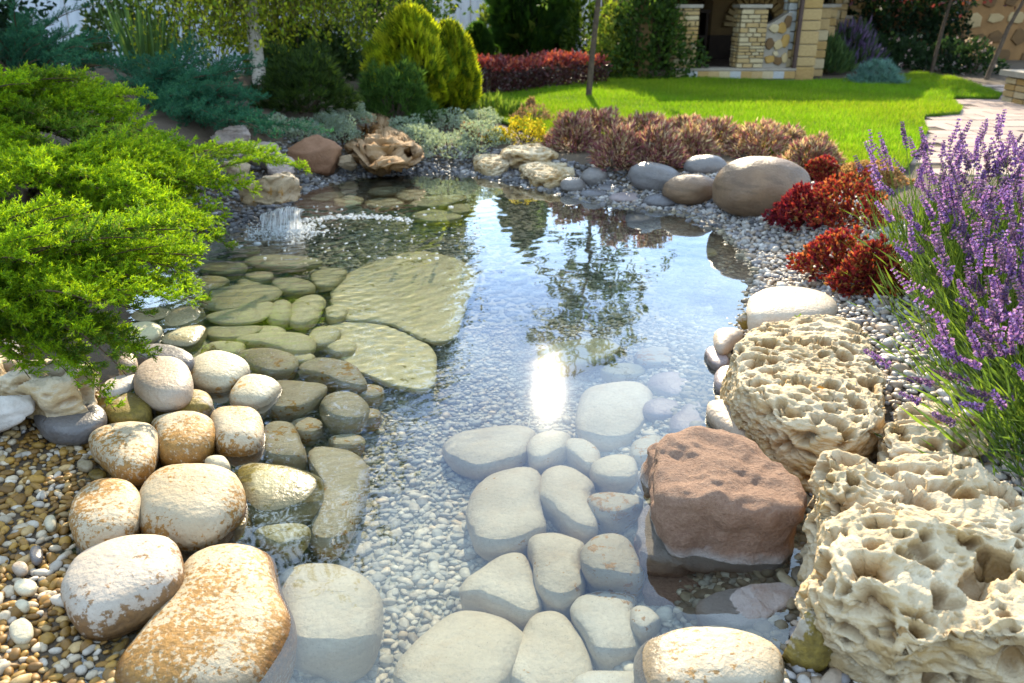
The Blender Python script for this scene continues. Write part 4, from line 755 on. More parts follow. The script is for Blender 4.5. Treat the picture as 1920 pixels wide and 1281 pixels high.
for px, py, w, h, lab in [(560, 278, 95, 42, 'silver ground cover cushion on top of the red rock'), (505, 262, 80, 36, 'silver ground cover left of the red rock below the dark juniper'), (450, 248, 70, 30, 'silver ground cover above the pink layered rock'), (640, 285, 75, 60, 'silver ground cover left of the rugged brown rock'), (840, 312, 130, 50, 'silver ground cover cushion at the back edge of the water'), (780, 285, 110, 40, 'silver ground cover right of the rugged brown rock'), (830, 250, 120, 45, 'silver ground cover under the golden thuja'),
                          (900, 285, 100, 50, 'silver ground cover beside the yellow flowers'), (650, 240, 90, 50, 'silver ground cover behind the rugged brown rock'), (760, 262, 100, 45, 'silver ground cover in front of the mugo pine'), (900, 235, 90, 30, 'silver ground cover at the left corner of the lawn'), (610, 262, 60, 40, 'silver tuft between the red rock and the dark pine')]:
    mnd(px, py, w, h, 'silver_plant', lab, 'ground cover', 800, .022, SI, bunch=5, group='silver ground cover plants', outw=.6, lift=.5)
YE = [(.55, .42, .02), (.48, .34, .015), (.60, .50, .05), (.35, .33, .03)]
for px, py, w, h, lab in [(985, 270, 95, 55, 'bright yellow flowering cushion between silver plants and purple shrubs'), (930, 268, 45, 28, 'little yellow flowering tuft left of the bright yellow cushion'), (1230, 240, 60, 22, 'yellow flowers at the lawn edge behind the purple row')]:
    mnd(px, py, w, h, 'yellow_flower_cushion', lab, 'flowers', 420, .022, YE, shape=LEAF_V, bunch=5, mat='petal', group='yellow flowers')
for px, py, w, h, lab in [(880, 268, 34, 36, 'small pinkish brown plant in the silver ground cover'), (1000, 235, 85, 38, 'pinkish brown plant behind the bright yellow cushion'), (995, 212, 20, 30, 'thin upright brown plant at the lawn edge')]:
    mnd(px, py, w, h, 'brown_plant', lab, 'plant', 240, .035, [(.28, .16, .10), (.34, .22, .14), (.22, .12, .08)], bunch=4, group='brownish plants by the lawn')
for px, py, w, h, lab in [(920, 218, 70, 30, 'tall grass tuft at the left corner of the lawn'), (960, 225, 60, 25, 'wispy grass tuft left of the brown plant')]:
    mnd(px, py, w, h, 'grass_tuft', lab, 'grass', 240, .10, [(.12, .2, .02), (.16, .22, .03)], group='grass tufts', lift=1.4)
# pines
def tuft_mound(name, label, c, r, n, cols, leaf, per=16, group=None, cat='pine', up=.6):
    c = np.asarray(c, float); t = thing(name, label, cat, c, group); q, d = blob(n, (0, 0, 0), r, .5); q = np.repeat(q, per, 0); d = np.repeat(norm(d + [0, 0, up]), per, 0)
    m = len(q); ax = norm(d + rdir(m) * .75); V, F = scatter([(0, .05, 0), (0, -.05, 0), (1, 0, 0)], [(0, 1, 2)], q, ax, rdir(m), leaf * RNG.uniform(.7, 1.2, m))
    link('foliage', mesh('foliage', V, F, M['needle'], False, np.repeat(pick(cols, m, .2), 3, 0)), t); B = MB()
    for k in range(12): e = q[RNG.integers(m)] * .85; B.add(*tube([(e[0] * .1, e[1] * .1, -.05), (e[0] * .6, e[1] * .6, e[2] * .5), tuple(e)], [.018, .012, .006], 5))
    stuff(link('stem', B.build('stem', M['bark']), t)); return t
def tm(px, py, w, h, name, label, n, cols, leaf, **kw):
    b = G(px, py); k = proj(b)[2] / FPX; b = b + [0, w * k * .3, 0]; b[2] = gz(b[0], b[1]); return tuft_mound(name, label, b, (w * k / 2, w * k * .4, h * k), n, cols, leaf, **kw)
tm(735, 245, 165, 105, 'mugo_pine', 'dark green mugo pine in front of the golden thujas', 620, [(.05, .10, .02), (.07, .13, .025), (.035, .08, .018)], .085)
tm(560, 235, 180, 100, 'mugo_pine', 'dark shaded mugo pine between the birch and the silver plants', 700, [(.022, .04, .012), (.03, .055, .015), (.05, .08, .012)], .085)
tm(1652, 164, 90, 40, 'dwarf_spruce', 'low silvery blue spruce on the lawn before the pavilion corner', 420, [(.12, .22, .22), (.16, .27, .27), (.09, .17, .17)], .085, cat='spruce', up=.2)
# thujas: upright fans of scale leaf over a tapering body
FAN_V = []; FAN_F = []
for i_, a_ in enumerate(np.linspace(-.75, .75, 7)):
    L_ = 1 - .35 * abs(a_); b_ = len(FAN_V); FAN_V += [(0, 0, 0), (.55 * L_ * math.cos(a_) - .05 * math.sin(a_), .55 * L_ * math.sin(a_) + .07 * math.cos(a_), .05), (L_ * math.cos(a_), L_ * math.sin(a_), -.06 + .1 * (i_ % 2)), (.55 * L_ * math.cos(a_) + .05 * math.sin(a_), .55 * L_ * math.sin(a_) - .07 * math.cos(a_), -.02)]; FAN_F += [(b_, b_ + 1, b_ + 2), (b_, b_ + 2, b_ + 3)]
def thuja(label, base, r, h, n, cols, leaf, lobes=1, group=None, prof=.75, name='thuja'):
    base = np.asarray(base, float); t = thing(name, label, 'thuja', base, group); Vs = []; Fs = []; Cs = []; o = 0
    u = RNG.random(n) ** .85; a = RNG.uniform(0, 2 * math.pi, n)
    rad = r * (np.sin(np.clip(u * .93 + .07, 0, 1) * math.pi) ** .55 * (1 - u) ** (1 - prof) * 1.15).clip(0, 1.05) * (1 + .10 * np.sin(a * 4 + u * 9) + .07 * np.sin(a * 9 - u * 17)); k = RNG.uniform(.78, 1.03, n)
    pos = np.stack([np.cos(a) * rad * k, np.sin(a) * rad * k, u * h], -1); out = np.stack([np.cos(a), np.sin(a), np.zeros(n)], -1)
    ax = norm(out * .45 + [0, 0, 1.0] + rdir(n) * .3); up = np.cross(ax, out) + rdir(n) * .5
    V, F = scatter(FAN_V, FAN_F, pos, ax, up, leaf * RNG.uniform(.7, 1.3, n)); c = pick(cols, n, .2)
    link('crown', mesh('crown', V, F, M['needle'], False, np.repeat(c, len(FAN_V), 0)), t)
    link('trunk', mesh('trunk', *tube([(0, 0, -.05), (0, 0, h * .5), (0, 0, h * .9)], [r * .13, r * .08, r * .02], 8), M['bark']), t)
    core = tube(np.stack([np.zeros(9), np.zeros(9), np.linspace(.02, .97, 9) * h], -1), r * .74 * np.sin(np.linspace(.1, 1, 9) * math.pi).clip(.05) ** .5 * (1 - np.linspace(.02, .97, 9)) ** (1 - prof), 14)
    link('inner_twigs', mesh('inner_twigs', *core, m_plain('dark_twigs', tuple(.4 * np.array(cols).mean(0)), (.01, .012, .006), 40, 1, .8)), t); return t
def thj(px, py, w, top, label, n, cols, leaf, group=None, prof=.75, name='thuja', dy=0, hmul=None):
    b = P(px, py, .16); b[1] += dy; f = proj(b)[2]; r = w / 2 * f / FPX; b[2] = gz(b[0], b[1]); h = hmul if hmul else PY(px, top, b[1])[2] - b[2] - leaf * .8; return thuja(label, b, r, h, n, cols, leaf, group=group, prof=prof, name=name)
GO = [(.25, .28, .010), (.33, .34, .012), (.16, .20, .010), (.38, .37, .02), (.09, .14, .010)]
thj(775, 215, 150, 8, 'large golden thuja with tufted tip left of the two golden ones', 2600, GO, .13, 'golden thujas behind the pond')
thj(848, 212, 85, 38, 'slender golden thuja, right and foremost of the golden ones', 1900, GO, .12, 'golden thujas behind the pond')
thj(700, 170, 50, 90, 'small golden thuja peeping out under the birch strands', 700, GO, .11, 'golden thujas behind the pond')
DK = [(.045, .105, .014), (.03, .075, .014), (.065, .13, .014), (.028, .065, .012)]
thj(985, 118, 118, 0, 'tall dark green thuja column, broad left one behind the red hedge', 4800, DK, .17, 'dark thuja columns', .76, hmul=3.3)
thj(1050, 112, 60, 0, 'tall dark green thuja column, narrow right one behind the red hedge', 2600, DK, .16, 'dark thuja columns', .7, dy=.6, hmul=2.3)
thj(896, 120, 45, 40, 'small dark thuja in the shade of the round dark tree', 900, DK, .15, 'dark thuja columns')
def big_mound(px, py, y, r, label, n, leaf, cols, name, cat, mat='leaf', zc=None, **kw):
    b = P(px, py, .16) if y is None else np.array([PY(px, py, y)[0], y, gz(PY(px, py, y)[0], y)]); return mound(name, label, cat, b, r, n, leaf, cols, mat=mat, shape=LEAF_V, **kw)
SH = [(.06, .11, .012), (.09, .15, .015), (.045, .085, .012), (.12, .17, .02)]
big_mound(1215, 148, None, (.72, .55, 1.25), 'tall dense green shrub beside the pavilion', 3400, .07, [(.035, .07, .012), (.05, .095, .015), (.03, .055, .012), (.07, .11, .015)], 'shrub', 'shrub', bunch=2)
big_mound(1145, 146, None, (.34, .4, .95), 'yellow green leafy shrub behind the young tree trunk', 900, .085, [(.16, .2, .02), (.11, .16, .02), (.2, .22, .04)], 'shrub', 'shrub', bunch=2)
big_mound(1092, 118, None, (.35, .4, 1.3), 'loose leafy shrub between the dark thuja and the young tree', 700, .10, SH, 'shrub', 'shrub', bunch=2)
big_mound(912, 112, None, (.25, .3, .9), 'pale yellow leafy shrub left of the dark thuja columns', 420, .10, [(.2, .24, .04), (.13, .18, .03)], 'shrub', 'shrub', bunch=2)
# clipped red hedge: leaves over and through a box
def hedge(name, label, cat, a, b, w, h, n, leaf, cols, topcols, mat='leaf_gloss', litter=.0):
    a = np.asarray(a, float); b = np.asarray(b, float); mid = (a + b) / 2; L = np.linalg.norm((b - a)[:2]); t = thing(name, label, cat, mid, None, math.atan2(b[1] - a[1], b[0] - a[0]))
    q = np.stack([RNG.uniform(-L / 2, L / 2, n), RNG.uniform(-w / 2, w / 2, n), RNG.uniform(0, h, n)], -1); f = RNG.integers(0, 5, n); j = RNG.normal(0, .02, n)
    q[f == 0, 1] = -w / 2 + j[f == 0]; q[f == 1, 1] = w / 2 + j[f == 1]; q[f == 2, 2] = h + np.abs(j[f == 2]) * 1.6; q[f == 3, 2] = h + j[f == 3]
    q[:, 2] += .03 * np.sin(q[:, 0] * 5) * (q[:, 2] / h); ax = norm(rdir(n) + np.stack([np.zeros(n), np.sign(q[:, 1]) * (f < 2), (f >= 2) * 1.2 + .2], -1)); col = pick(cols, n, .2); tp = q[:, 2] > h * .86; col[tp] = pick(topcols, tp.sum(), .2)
    V, F = scatter(LEAF_V, LEAF_F, q, ax, rdir(n), leaf * RNG.uniform(.7, 1.3, n)); link('foliage', mesh('foliage', V, F, M[mat], False, np.repeat(col, 4, 0)), t)
    B = MB()
    for k in range(int(L * 6)): x_ = RNG.uniform(-L / 2, L / 2); B.add(*tube([(x_, 0, -.05), (x_ + RNG.normal(0, .08), RNG.normal(0, w * .2), h * .9)], [.012, .006], 5))
    stuff(link('stem', B.build('stem', M['twig']), t)); return t
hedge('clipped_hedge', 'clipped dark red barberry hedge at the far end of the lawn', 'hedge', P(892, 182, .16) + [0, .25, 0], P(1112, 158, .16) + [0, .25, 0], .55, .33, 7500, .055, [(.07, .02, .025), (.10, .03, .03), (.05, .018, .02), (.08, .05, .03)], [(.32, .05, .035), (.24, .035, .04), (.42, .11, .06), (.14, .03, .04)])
# hosta behind the hedge
hb = P(985, 122, .16) + [0, .3, 0]; t = thing('hosta', 'pale green broad leaved hosta showing above the red hedge', 'plant', hb)
hl = mesh('leaf', [(0, 0, 0), (.16, .10, .10), (.38, .08, .13), (.52, 0, .08), (.38, -.08, .13), (.16, -.10, .10), (.25, 0, .06)], [(0, 1, 6), (1, 2, 6), (2, 3, 6), (3, 4, 6), (4, 5, 6), (5, 0, 6)], M['leaf'], True, np.tile((.2, .25, .05), (7, 1)))
for k in range(13): link('leaf', hl, t, (0, 0, .35 + random.uniform(-.1, .1)), (random.uniform(-.3, .3), random.uniform(-.9, -.2), k * .6), (random.uniform(.8, 1.25),) * 3)

# ------------------------------------------------------------------ lavender
def head_mesh(seed):
    rs = np.random.default_rng(seed); Pn, A_, S_, C_ = [], [], [], []; L = rs.uniform(.055, .085); nw = rs.integers(5, 8)
    zs = np.concatenate([[0, .2], np.linspace(.4, 1, nw)]) * L if seed % 2 else np.linspace(0, 1, nw + 1) * L
    for i, z in enumerate(zs):
        rr = .0075 * (1.1 - .45 * z / L)
        for k in range(9):
            a = k * .7 + i + rs.random() * .4; d = np.array([math.cos(a), math.sin(a), rs.uniform(.3, 1.0)]); cal = k % 3 == 0
            Pn.append((math.cos(a) * rr * .2, math.sin(a) * rr * .2, z)); A_.append(d); S_.append(rr * rs.uniform(1.3, 1.9) * (1 if not cal else .9))
            C_.append(np.array((.10, .055, .16) if cal else ((.36, .18, .54), (.26, .12, .42), (.46, .28, .62))[rs.integers(3)] if seed % 3 else ((.17, .10, .24), (.12, .08, .15), (.28, .15, .42))[rs.integers(3)]) * rs.uniform(.75, 1.25))
    fat = [(0, 0, 0), (.5, .42, .1), (1, 0, 0), (.5, -.42, .1)]
    V, F = scatter(fat, LEAF_F, np.array(Pn), np.array(A_), np.random.default_rng(seed).normal(size=(len(Pn), 3)), np.array(S_)); B = MB(); B.add(V, F, np.repeat(np.array(C_), 4, 0), 0)
    B.add(*tube([(0, 0, -.01), (0, 0, L)], [.0014, .0008], 4), (.12, .10, .10), 0); return B.build('flower_head', [M['petal']], False)
HEADS = [head_mesh(100 + i) for i in range(6)]
STEMS = []
for i in range(5):
    b = .05 + .07 * i; t = np.linspace(0, 1, 7); pts = np.stack([b * t ** 2, .02 * np.sin(t * 3 + i), t * (1 - .3 * b * t)], -1)
    STEMS.append((mesh('flower_stem', *tube(pts, np.linspace(.0026, .0018, 7), 4), M['leaf'], True, np.tile((.20, .28, .04), (28, 1))), pts[-1], pts[-1] - pts[-2]))
def lavender(label, base, lean, n, hgt, spread, nleaf=420):
    base = np.asarray(base, float); t = thing('lavender', label, 'lavender', base, 'lavender plants on the right bank')
    for k in range(int(n * 1.15)):
        me, tip, tan = STEMS[RNG.integers(5)]; d = norm(np.array([lean[0], lean[1], 1.]) + np.array([RNG.normal(0, spread), RNG.normal(0, spread), 0])); h = hgt * RNG.uniform(.72, 1.12)
        rt = np.array([RNG.normal(0, .09), RNG.normal(0, .09), 0]); q = Vector((0, 0, 1)).rotation_difference(Vector(d)) @ Matrix.Rotation(RNG.uniform(0, 6.28), 3, 'Z').to_quaternion()
        s = link('flower_stem', me, t, tuple(rt), q.to_euler(), (h,) * 3); hd = link('flower_head', HEADS[RNG.integers(6)], s, tuple(tip), Vector((0, 0, 1)).rotation_difference(Vector(tan)).to_euler(), ((1 / h) * RNG.uniform(.8, 1.25),) * 3)
    m = nleaf * 4; rt = np.stack([RNG.normal(0, .11, m), RNG.normal(0, .11, m), RNG.uniform(0, .26, m) * hgt / .5], -1); rt[:, 0] += rt[:, 2] * lean[0]; rt[:, 1] += rt[:, 2] * lean[1]
    ax = norm(np.stack([rt[:, 0] * 3 + lean[0] * .5, rt[:, 1] * 3 + lean[1] * .5, np.full(m, .9)], -1) + rdir(m) * .45)
    V, F = scatter([(0, 0, 0), (.4, .035, .01), (1, 0, 0), (.4, -.035, .01)], LEAF_F, rt, ax, rdir(m), RNG.uniform(.05, .13, m)); 
    link('foliage', mesh('foliage', V, F, M['leaf'], False, np.repeat(pick([(.09, .15, .03), (.12, .19, .03), (.07, .12, .03), (.15, .22, .03)], m, .15), 4, 0)), t); return t
for x, y, lean, n, h, s, lab in [
    (1.78, 3.3, (.06, -.05), 80, .56, .30, 'upright lavender farthest back, next to the orange red shrub'), (2.05, 3.2, (.05, -.1), 70, .60, .28, 'tall lavender at the right edge in front of the paved path'),
    (1.68, 2.75, (-.16, -.2), 70, .52, .32, 'lavender with stems arching left over the gravel, above the pitted limestone'), (1.92, 2.7, (-.12, -.15), 80, .55, .34, 'dense lavender at the right edge behind the arching one'),
    (1.55, 2.25, (-.34, -.22), 75, .48, .25, 'lavender leaning over the smaller pitted limestone block'), (1.86, 2.2, (-.45, -.4), 50, .5, .3, 'lavender low at the right edge beside the leaning one'), (1.42, 1.78, (-.50, -.25), 70, .45, .22, 'nearest lavender spilling onto the huge limestone at the right edge')]:
    lavender(lab, (x, y, gz(x, y)), lean, n, h, s)

# ------------------------------------------------------------------ trees
def leaves_at(q, size, cols, mat, hang=.3, bunch=3, shape=LEAF_V):
    q = np.repeat(np.asarray(q, float), bunch, 0); m = len(q); q = q + rdir(m) * size * .7; ax = norm(rdir(m) + [0, 0, -hang])
    V, F = scatter(shape, LEAF_F, q, ax, rdir(m), size * RNG.uniform(.7, 1.3, m)); return mesh('crown', V, F, M[mat], False, np.repeat(pick(cols, m, .2), 4, 0))
def m_birch():
    t = NT('birch_bark'); co = t.n('TexCoord').outputs['Object']; mpn = t.n('Mapping'); mpn.inputs['Scale'].default_value = (9, 9, 26); t.l(co, mpn.inputs[0]); n = t.noise(mpn.outputs[0], 1.6, 5); b = t.noise(co, 30, 4)
    c = t.mix(t.rng(n, .58, .64), (.55, .48, .40), (.05, .04, .035)); return t.done(t.prin(t.mix(t.rng(b, .3, .8, 0, .4), c, (.3, .25, .2)), .8, n, .3))
M['birch'] = m_birch()
bb = PY(480, 95, 8.6); bb[2] = gz(bb[0], bb[1]); t = thing('birch_tree', 'weeping birch with white trunk and strands hanging to the junipers', 'tree', bb)
B = MB(); B.add(*tube([(0, 0, -.1), (.0, 0, .8), (-.08, .05, 1.6), (-.02, .1, 2.1), (.05, .1, 2.45)], [.075, .062, .05, .03, .008], 10)); tips = []
for k in range(26):
    z = RNG.uniform(1.0, 2.1); a = RNG.uniform(0, 2 * math.pi); L = RNG.uniform(.5, 1.6); e = np.array([math.cos(a) * L, math.sin(a) * L, z + RNG.uniform(.0, .25)])
    m = e * .5 + np.array([0, 0, z * .5 + .1]); pts = np.stack([(0, 0.05, z), m, e]); B.add(*tube(pts, [.018, .012, .005], 5)); tips += [pts[0] * (1 - w) + e * w for w in np.linspace(.3, 1, 10)]
link('trunk', B.build('trunk', M['birch']), t); q = []; S = MB(); tips = np.array(tips)
for k in range(800):
    s = tips[RNG.integers(len(tips))] + RNG.normal(0, 1, 3) * [.22, .22, .08]; ln = min(RNG.uniform(.6, 2.4), s[2] - RNG.uniform(.25, .9))
    if ln < .25 or s[0] < -1.15 + .3 * RNG.random(): continue
    m = int(ln / .033); w = np.linspace(0, 1, m); sw = RNG.normal(0, .10, 2); pts = np.stack([s[0] + sw[0] * w ** 2, s[1] + sw[1] * w ** 2, s[2] - ln * w], -1); q.append(pts); S.add(*tube(pts[::max(1, m // 5)], .0022, 3))
link('strand', S.build('strand', M['twig']), t)
link('crown', leaves_at(np.concatenate(q), .043, [(.18, .23, .010), (.24, .27, .012), (.11, .16, .010), (.32, .32, .02)], 'petal', .8, 1), t)
# young tree on the lawn
yb = P(1103, 182, .18); t = thing('young_tree', 'slender young tree with a thin bare trunk standing on the lawn', 'tree', yb); tr = np.array([(0, 0, -.05), (.03, 0, .5), (.085, 0, 1.15), (.08, 0, 1.7), (.02, 0, 2.3), (-.05, 0, 2.9), (-.05, 0, 3.35)])
B = MB(); B.add(*tube(tr, [.038, .033, .03, .028, .02, .012, .005], 8)); q = []
for k in range(34):
    z = RNG.uniform(1.35, 3.1); a = RNG.uniform(0, 2 * math.pi); L = RNG.uniform(.35, 1.0) * (1.25 - .2 * (z - 1.3)); b0 = np.array([np.interp(z, tr[:, 2], tr[:, i]) for i in range(3)])
    w = np.linspace(0, 1, 9); pts = b0 + np.stack([math.cos(a) * L * w, math.sin(a) * L * w, .55 * L * w - .75 * L * w ** 2.3], -1); B.add(*tube(pts, np.linspace(.011, .002, 9), 4))
    for i_ in range(4): c0 = pts[RNG.integers(3, 9)]; e = c0 + RNG.normal(0, .12, 3) + [0, 0, -.08]; B.add(*tube([c0, e], [.003, .0015], 3)); q += [c0 * (1 - u) + e * u for u in np.linspace(.2, 1, 5)]
    q += list(pts[3:])
link('trunk', B.build('trunk', M['bark']), t); link('crown', leaves_at(np.array(q), .062, [(.06, .10, .018), (.08, .13, .02), (.045, .08, .015)], 'leaf', .4, 5), t)
def round_tree(name, label, base, trunk_h, c, r, n, leaf, cols, mat='leaf', tr_r=.07, bunch=3, lean=0., cat='tree', nb=16):
    base = np.asarray(base, float); t = thing(name, label, cat, base); c = np.asarray(c, float); B = MB(); B.add(*tube([(0, 0, -.1), (lean * .5, 0, trunk_h * .6), (lean, 0, trunk_h), tuple(c)], [tr_r, tr_r * .8, tr_r * .7, tr_r * .3], 8)); cl, dd = blob(nb * 4, (0, 0, 0), r, .45, False); cl = cl + c
    for e in cl[:nb]: B.add(*tube([(lean, 0, trunk_h), (e + c) / 2 * [1, 1, 1.0], e], [tr_r * .4, tr_r * .25, .006], 5))
    link('trunk', B.build('trunk', M['bark']), t); k = RNG.integers(0, len(cl), n); q = cl[k] + RNG.normal(0, 1, (n, 3)) * np.asarray(r) * .17; link('crown', leaves_at(q, leaf, cols, mat, .3, bunch), t); return t
DT = [(.03, .06, .012), (.045, .085, .014), (.02, .045, .01), (.07, .11, .015)]
round_tree('leafy_tree', 'dark rounded leafy tree behind the golden thujas', (-1.35, 13.2, .16), .5, (-.35, 0, 2.7), (.95, 1.0, 2.3), 4600, .10, DT, tr_r=.11, nb=30)
round_tree('leafy_tree', 'tall leafy tree behind the metal fence, mirrored in the left of the pond', (-4.5, 14.6, .16), 1.6, (0, 0, 5.8), (2.1, 1.4, 3.9), 6500, .13, DT, tr_r=.16, nb=36)
round_tree('plum_tree', 'red leaved plum tree before the stone wall in the upper right corner', P(1805, 147, .16) + [0, 1.0, 0], 1.15, (.25, .2, 1.95), (1.35, .8, .85), 3000, .085, [(.14, .025, .03), (.22, .04, .04), (.10, .02, .03), (.30, .08, .05), (.08, .03, .03)], 'leaf_gloss', .032, lean=.1)
round_tree('plum_tree', 'dark leaved plum tree cut off by the right edge of the picture', P(1868, 152, .16) + [0, .3, 0], 1.2, (.75, .2, 2.0), (1.1, .8, .8), 2600, .085, [(.05, .015, .02), (.08, .02, .025), (.12, .025, .03), (.04, .015, .02)], 'leaf_gloss', .035, lean=.35)
round_tree('yew_tree', 'dark evergreen with feathery branches in the upper left corner', (-6.2, 9.0, .3), .6, (.1, -.2, 1.5), (1.35, 1.2, 1.3), 6000, .10, [(.012, .035, .014), (.02, .05, .018), (.015, .04, .02)], 'leaf_dull', .1)
# greenery filling the bed behind the birch
for x, y, r, h, cols, lab in [(-3.6, 10.2, .9, 1.1, SH, 'green shrub behind the birch strands, left'), (-2.3, 10.5, .9, 1.2, [(.16, .18, .02), (.11, .15, .02)], 'yellow green shrub behind the birch trunk'), (-1.2, 11.2, .6, 1.0, SH, 'green shrub in shade behind the large golden thuja'), (-2.2, 9.3, .6, .5, [(.03, .06, .015), (.05, .08, .02)], 'low dark shrub at the foot of the birch'), (-4.9, 10.8, .6, .9, [(.06, .10, .03), (.09, .14, .04)], 'loose shrub with upright leaves before the metal fence')]:
    mound('shrub', lab, 'shrub', (x, y, gz(x, y)), (r, r * .8, h), 1500, .07, cols, mat='leaf', shape=LEAF_V, bunch=2)
cx_, cy_ = PY(270, 85, 8.3)[:2]; t = mound('iris_clump', 'clump of upright sword leaves before the metal fence', 'plant', (cx_, cy_, gz(cx_, cy_)), (.22, .2, .12), 60, .62, [(.07, .13, .04), (.11, .18, .05)], mat='leaf', shape=[(0, 0, 0), (.4, .03, .02), (1, 0, 0), (.4, -.03, .02)], lift=3.0, nst=4)
# ------------------------------------------------------------------ pavilion
PK = proj([0, 12.6, .6])[2] / FPX
def X_(px): return (px - 960) * PK
def m_block(name, a, b): return m_plain(name, a, b, 8, .85, .6)
CB = [m_block('block_cream', (.50, .39, .23), (.38, .28, .15)), m_block('block_sand', (.44, .30, .13), (.33, .21, .09)), m_block('block_ochre', (.40, .25, .09), (.3, .18, .06)), m_block('block_grey', (.42, .41, .38), (.32, .3, .28))]
BM = [brick_mesh('stone_block', m, .07) for m in CB]
M['mortar'] = m_plain('mortar', (.34, .28, .2), (.26, .21, .15), 20, .95); M['cap'] = m_plain('coping', (.33, .28, .22), (.26, .21, .16), 8, .8)
M['plaster'] = m_plain('tan_plaster', (.22, .13, .05), (.17, .10, .04), 4, .9); M['timber'] = m_plain('dark_timber', (.06, .035, .02), (.04, .022, .014), 12, .7); M['tilefloor'] = m_plain('floor_tile', (.16, .11, .08), (.12, .08, .06), 6, .5)
M['mouth_black'] = m_plain('mouth_black', (.015, .013, .012), (.01, .009, .008), 10, .95); M['pipe'] = m_plain('brown_pipe', (.07, .035, .025), (.05, .025, .02), 8, .4)
pav = thing('pavilion', 'open stone pavilion with pillars, curved parapet and brick arched oven', 'pavilion', (X_(1490), 12.6, .165)); PO = np.array([X_(1490), 12.6, .165])
def part(name, V, F, mat, parent=pav, off=PO): return link(name, mesh(name, np.asarray(V) - off, F, M[mat], False), parent)
def blocks(parent, x0, x1, y0, y1, z0, z1, hmin, hmax, wmin, wmax, pal, off=PO):   # stone courses round a pillar
    z = z0; row = 0
    while z < z1 - .02:
        h = min(random.uniform(hmin, hmax), z1 - z)
        def run(a, b, put):
            p = a
            while p < b - .03:
                w = random.uniform(wmin, wmax); w = b - p if b - p - w < wmin * .6 else w; put(p, w); p += w
        run(x0, x1, lambda p, w: link('stone_block', BM[random.choice(pal)], parent, (p + w / 2 - off[0], y0 + .04 - random.uniform(0, .012) - off[1], z + h / 2 - off[2]), (0, 0, 0), (w - .012, .10, h - .012)))
        run(y0 + .1, y1, lambda p, w: link('stone_block', BM[random.choice(pal)], parent, (x1 - .04 + random.uniform(0, .012) - off[0], p + w / 2 - off[1], z + h / 2 - off[2]), (0, 0, 0), (.10, w - .012, h - .012)))
        run(y0 + .1, y1, lambda p, w: link('stone_block', BM[random.choice(pal)], parent, (x0 + .04 - random.uniform(0, .012) - off[0], p + w / 2 - off[1], z + h / 2 - off[2]), (0, 0, 0), (.10, w - .012, h - .012)))
        z += h; row += 1
def pillar(px0, px1, y0, dep, z0, z1, hmin, hmax, wmin, wmax, pal, cap=True, x0=None, x1=None):
    x0 = X_(px0) if x0 is None else x0; x1 = X_(px1) if x1 is None else x1
    p = part('pillar', *box(x0 + .03, x1 - .03, y0 + .03, y0 + dep - .03, z0, z1), 'mortar'); blocks(p, x0, x1, y0, y0 + dep, z0, z1, hmin, hmax, wmin, wmax, pal)
    if cap: link('coping', mesh('coping', box(x0 - .035, x1 + .035, y0 - .035, y0 + dep + .035, z1, z1 + .045)[0] - PO, box(0, 1, 0, 1, 0, 1)[1], M['cap'], False), p)
Z0 = .165
part('floor', *box(X_(1220), X_(1488), 12.75, 16.4, Z0 - .05, Z0 + .10), 'tilefloor')
pl = part('plinth', *box(X_(1262), X_(1488), 12.42, 12.74, Z0 - .1, Z0 + .13), 'mortar')
for i in range(11): x = X_(1264) + i * (X_(1486) - X_(1264)) / 11; link('flagstone', BM[[0, 1, 2, 3][(i * 3) % 4]], pl, (x + .09 - PO[0], 12.40 - PO[1], .07), (0, 0, 0), (.165, .06, .10))
part('step', *box(X_(1262), X_(1490), 12.40, 12.76, Z0 + .132, Z0 + .16), 'cap')
pillar(1262, 1304, 12.5, .34, Z0 + .16, Z0 + .98, .05, .085, .09, .2, [0, 1, 1, 2])
pillar(1380, 1430, 12.5, .36, Z0 + .16, Z0 + .98, .04, .075, .08, .2, [0, 0, 1, 1])
# curved parapet with big flagstones
xa, xb = X_(1432), X_(1476); xs = np.linspace(xa, xb, 12); top = Z0 + .16 + .60 + .16 * sstep(0, 1, (xs - xa) / (xb - xa)); V = []; 
for x, tz in zip(xs, top): V += [(x, 12.56, Z0 + .16), (x, 12.56, tz), (x, 12.78, tz), (x, 12.78, Z0 + .16)]
F = [(4 * i + a, 4 * i + b, 4 * i + 4 + b, 4 * i + 4 + a) for i in range(11) for a, b in ((1, 0), (2, 1), (3, 2))]; pp = part('parapet', V, F, 'cap')
FLG = [m_plain('flag_ochre', (.38, .22, .06), (.28, .16, .04), 7, .8), m_plain('flag_brown', (.16, .085, .03), (.11, .06, .025), 7, .8), m_plain('flag_sand', (.44, .32, .16), (.36, .25, .12), 7, .8), CB[0]]
def flag(parent, x, y, z, w, h, mat, seed, off, axis='x'):
    rs = np.random.default_rng(seed); n = rs.integers(6, 9); a = np.sort(rs.uniform(0, 2 * math.pi / n, n) * .6 + np.arange(n) * 2 * math.pi / n); r = rs.uniform(.8, 1.08, n); px, pz = np.cos(a) * r * w / 2, np.sin(a) * r * h / 2
    fr = np.stack([px * .92, np.full(n, -.028), pz * .92], -1); md = np.stack([px, np.full(n, -.014), pz], -1); bk = np.stack([px, np.full(n, .012), pz], -1); V = np.concatenate([fr, md, bk]); i = np.arange(n); j = (i + 1) % n
    F4 = np.concatenate([np.stack([i, i + n, j + n, j], -1), np.stack([i + n, i + 2 * n, j + 2 * n, j + n], -1)]); c = len(V); V = np.concatenate([V, [[0, -.032, 0]]]); F3 = np.stack([i, j, np.full(n, c)], -1)
    me = mesh('flagstone', V, [F3, F4], mat, False); o = link('flagstone', me, parent, (x - off[0], y - off[1], z - off[2])); return o
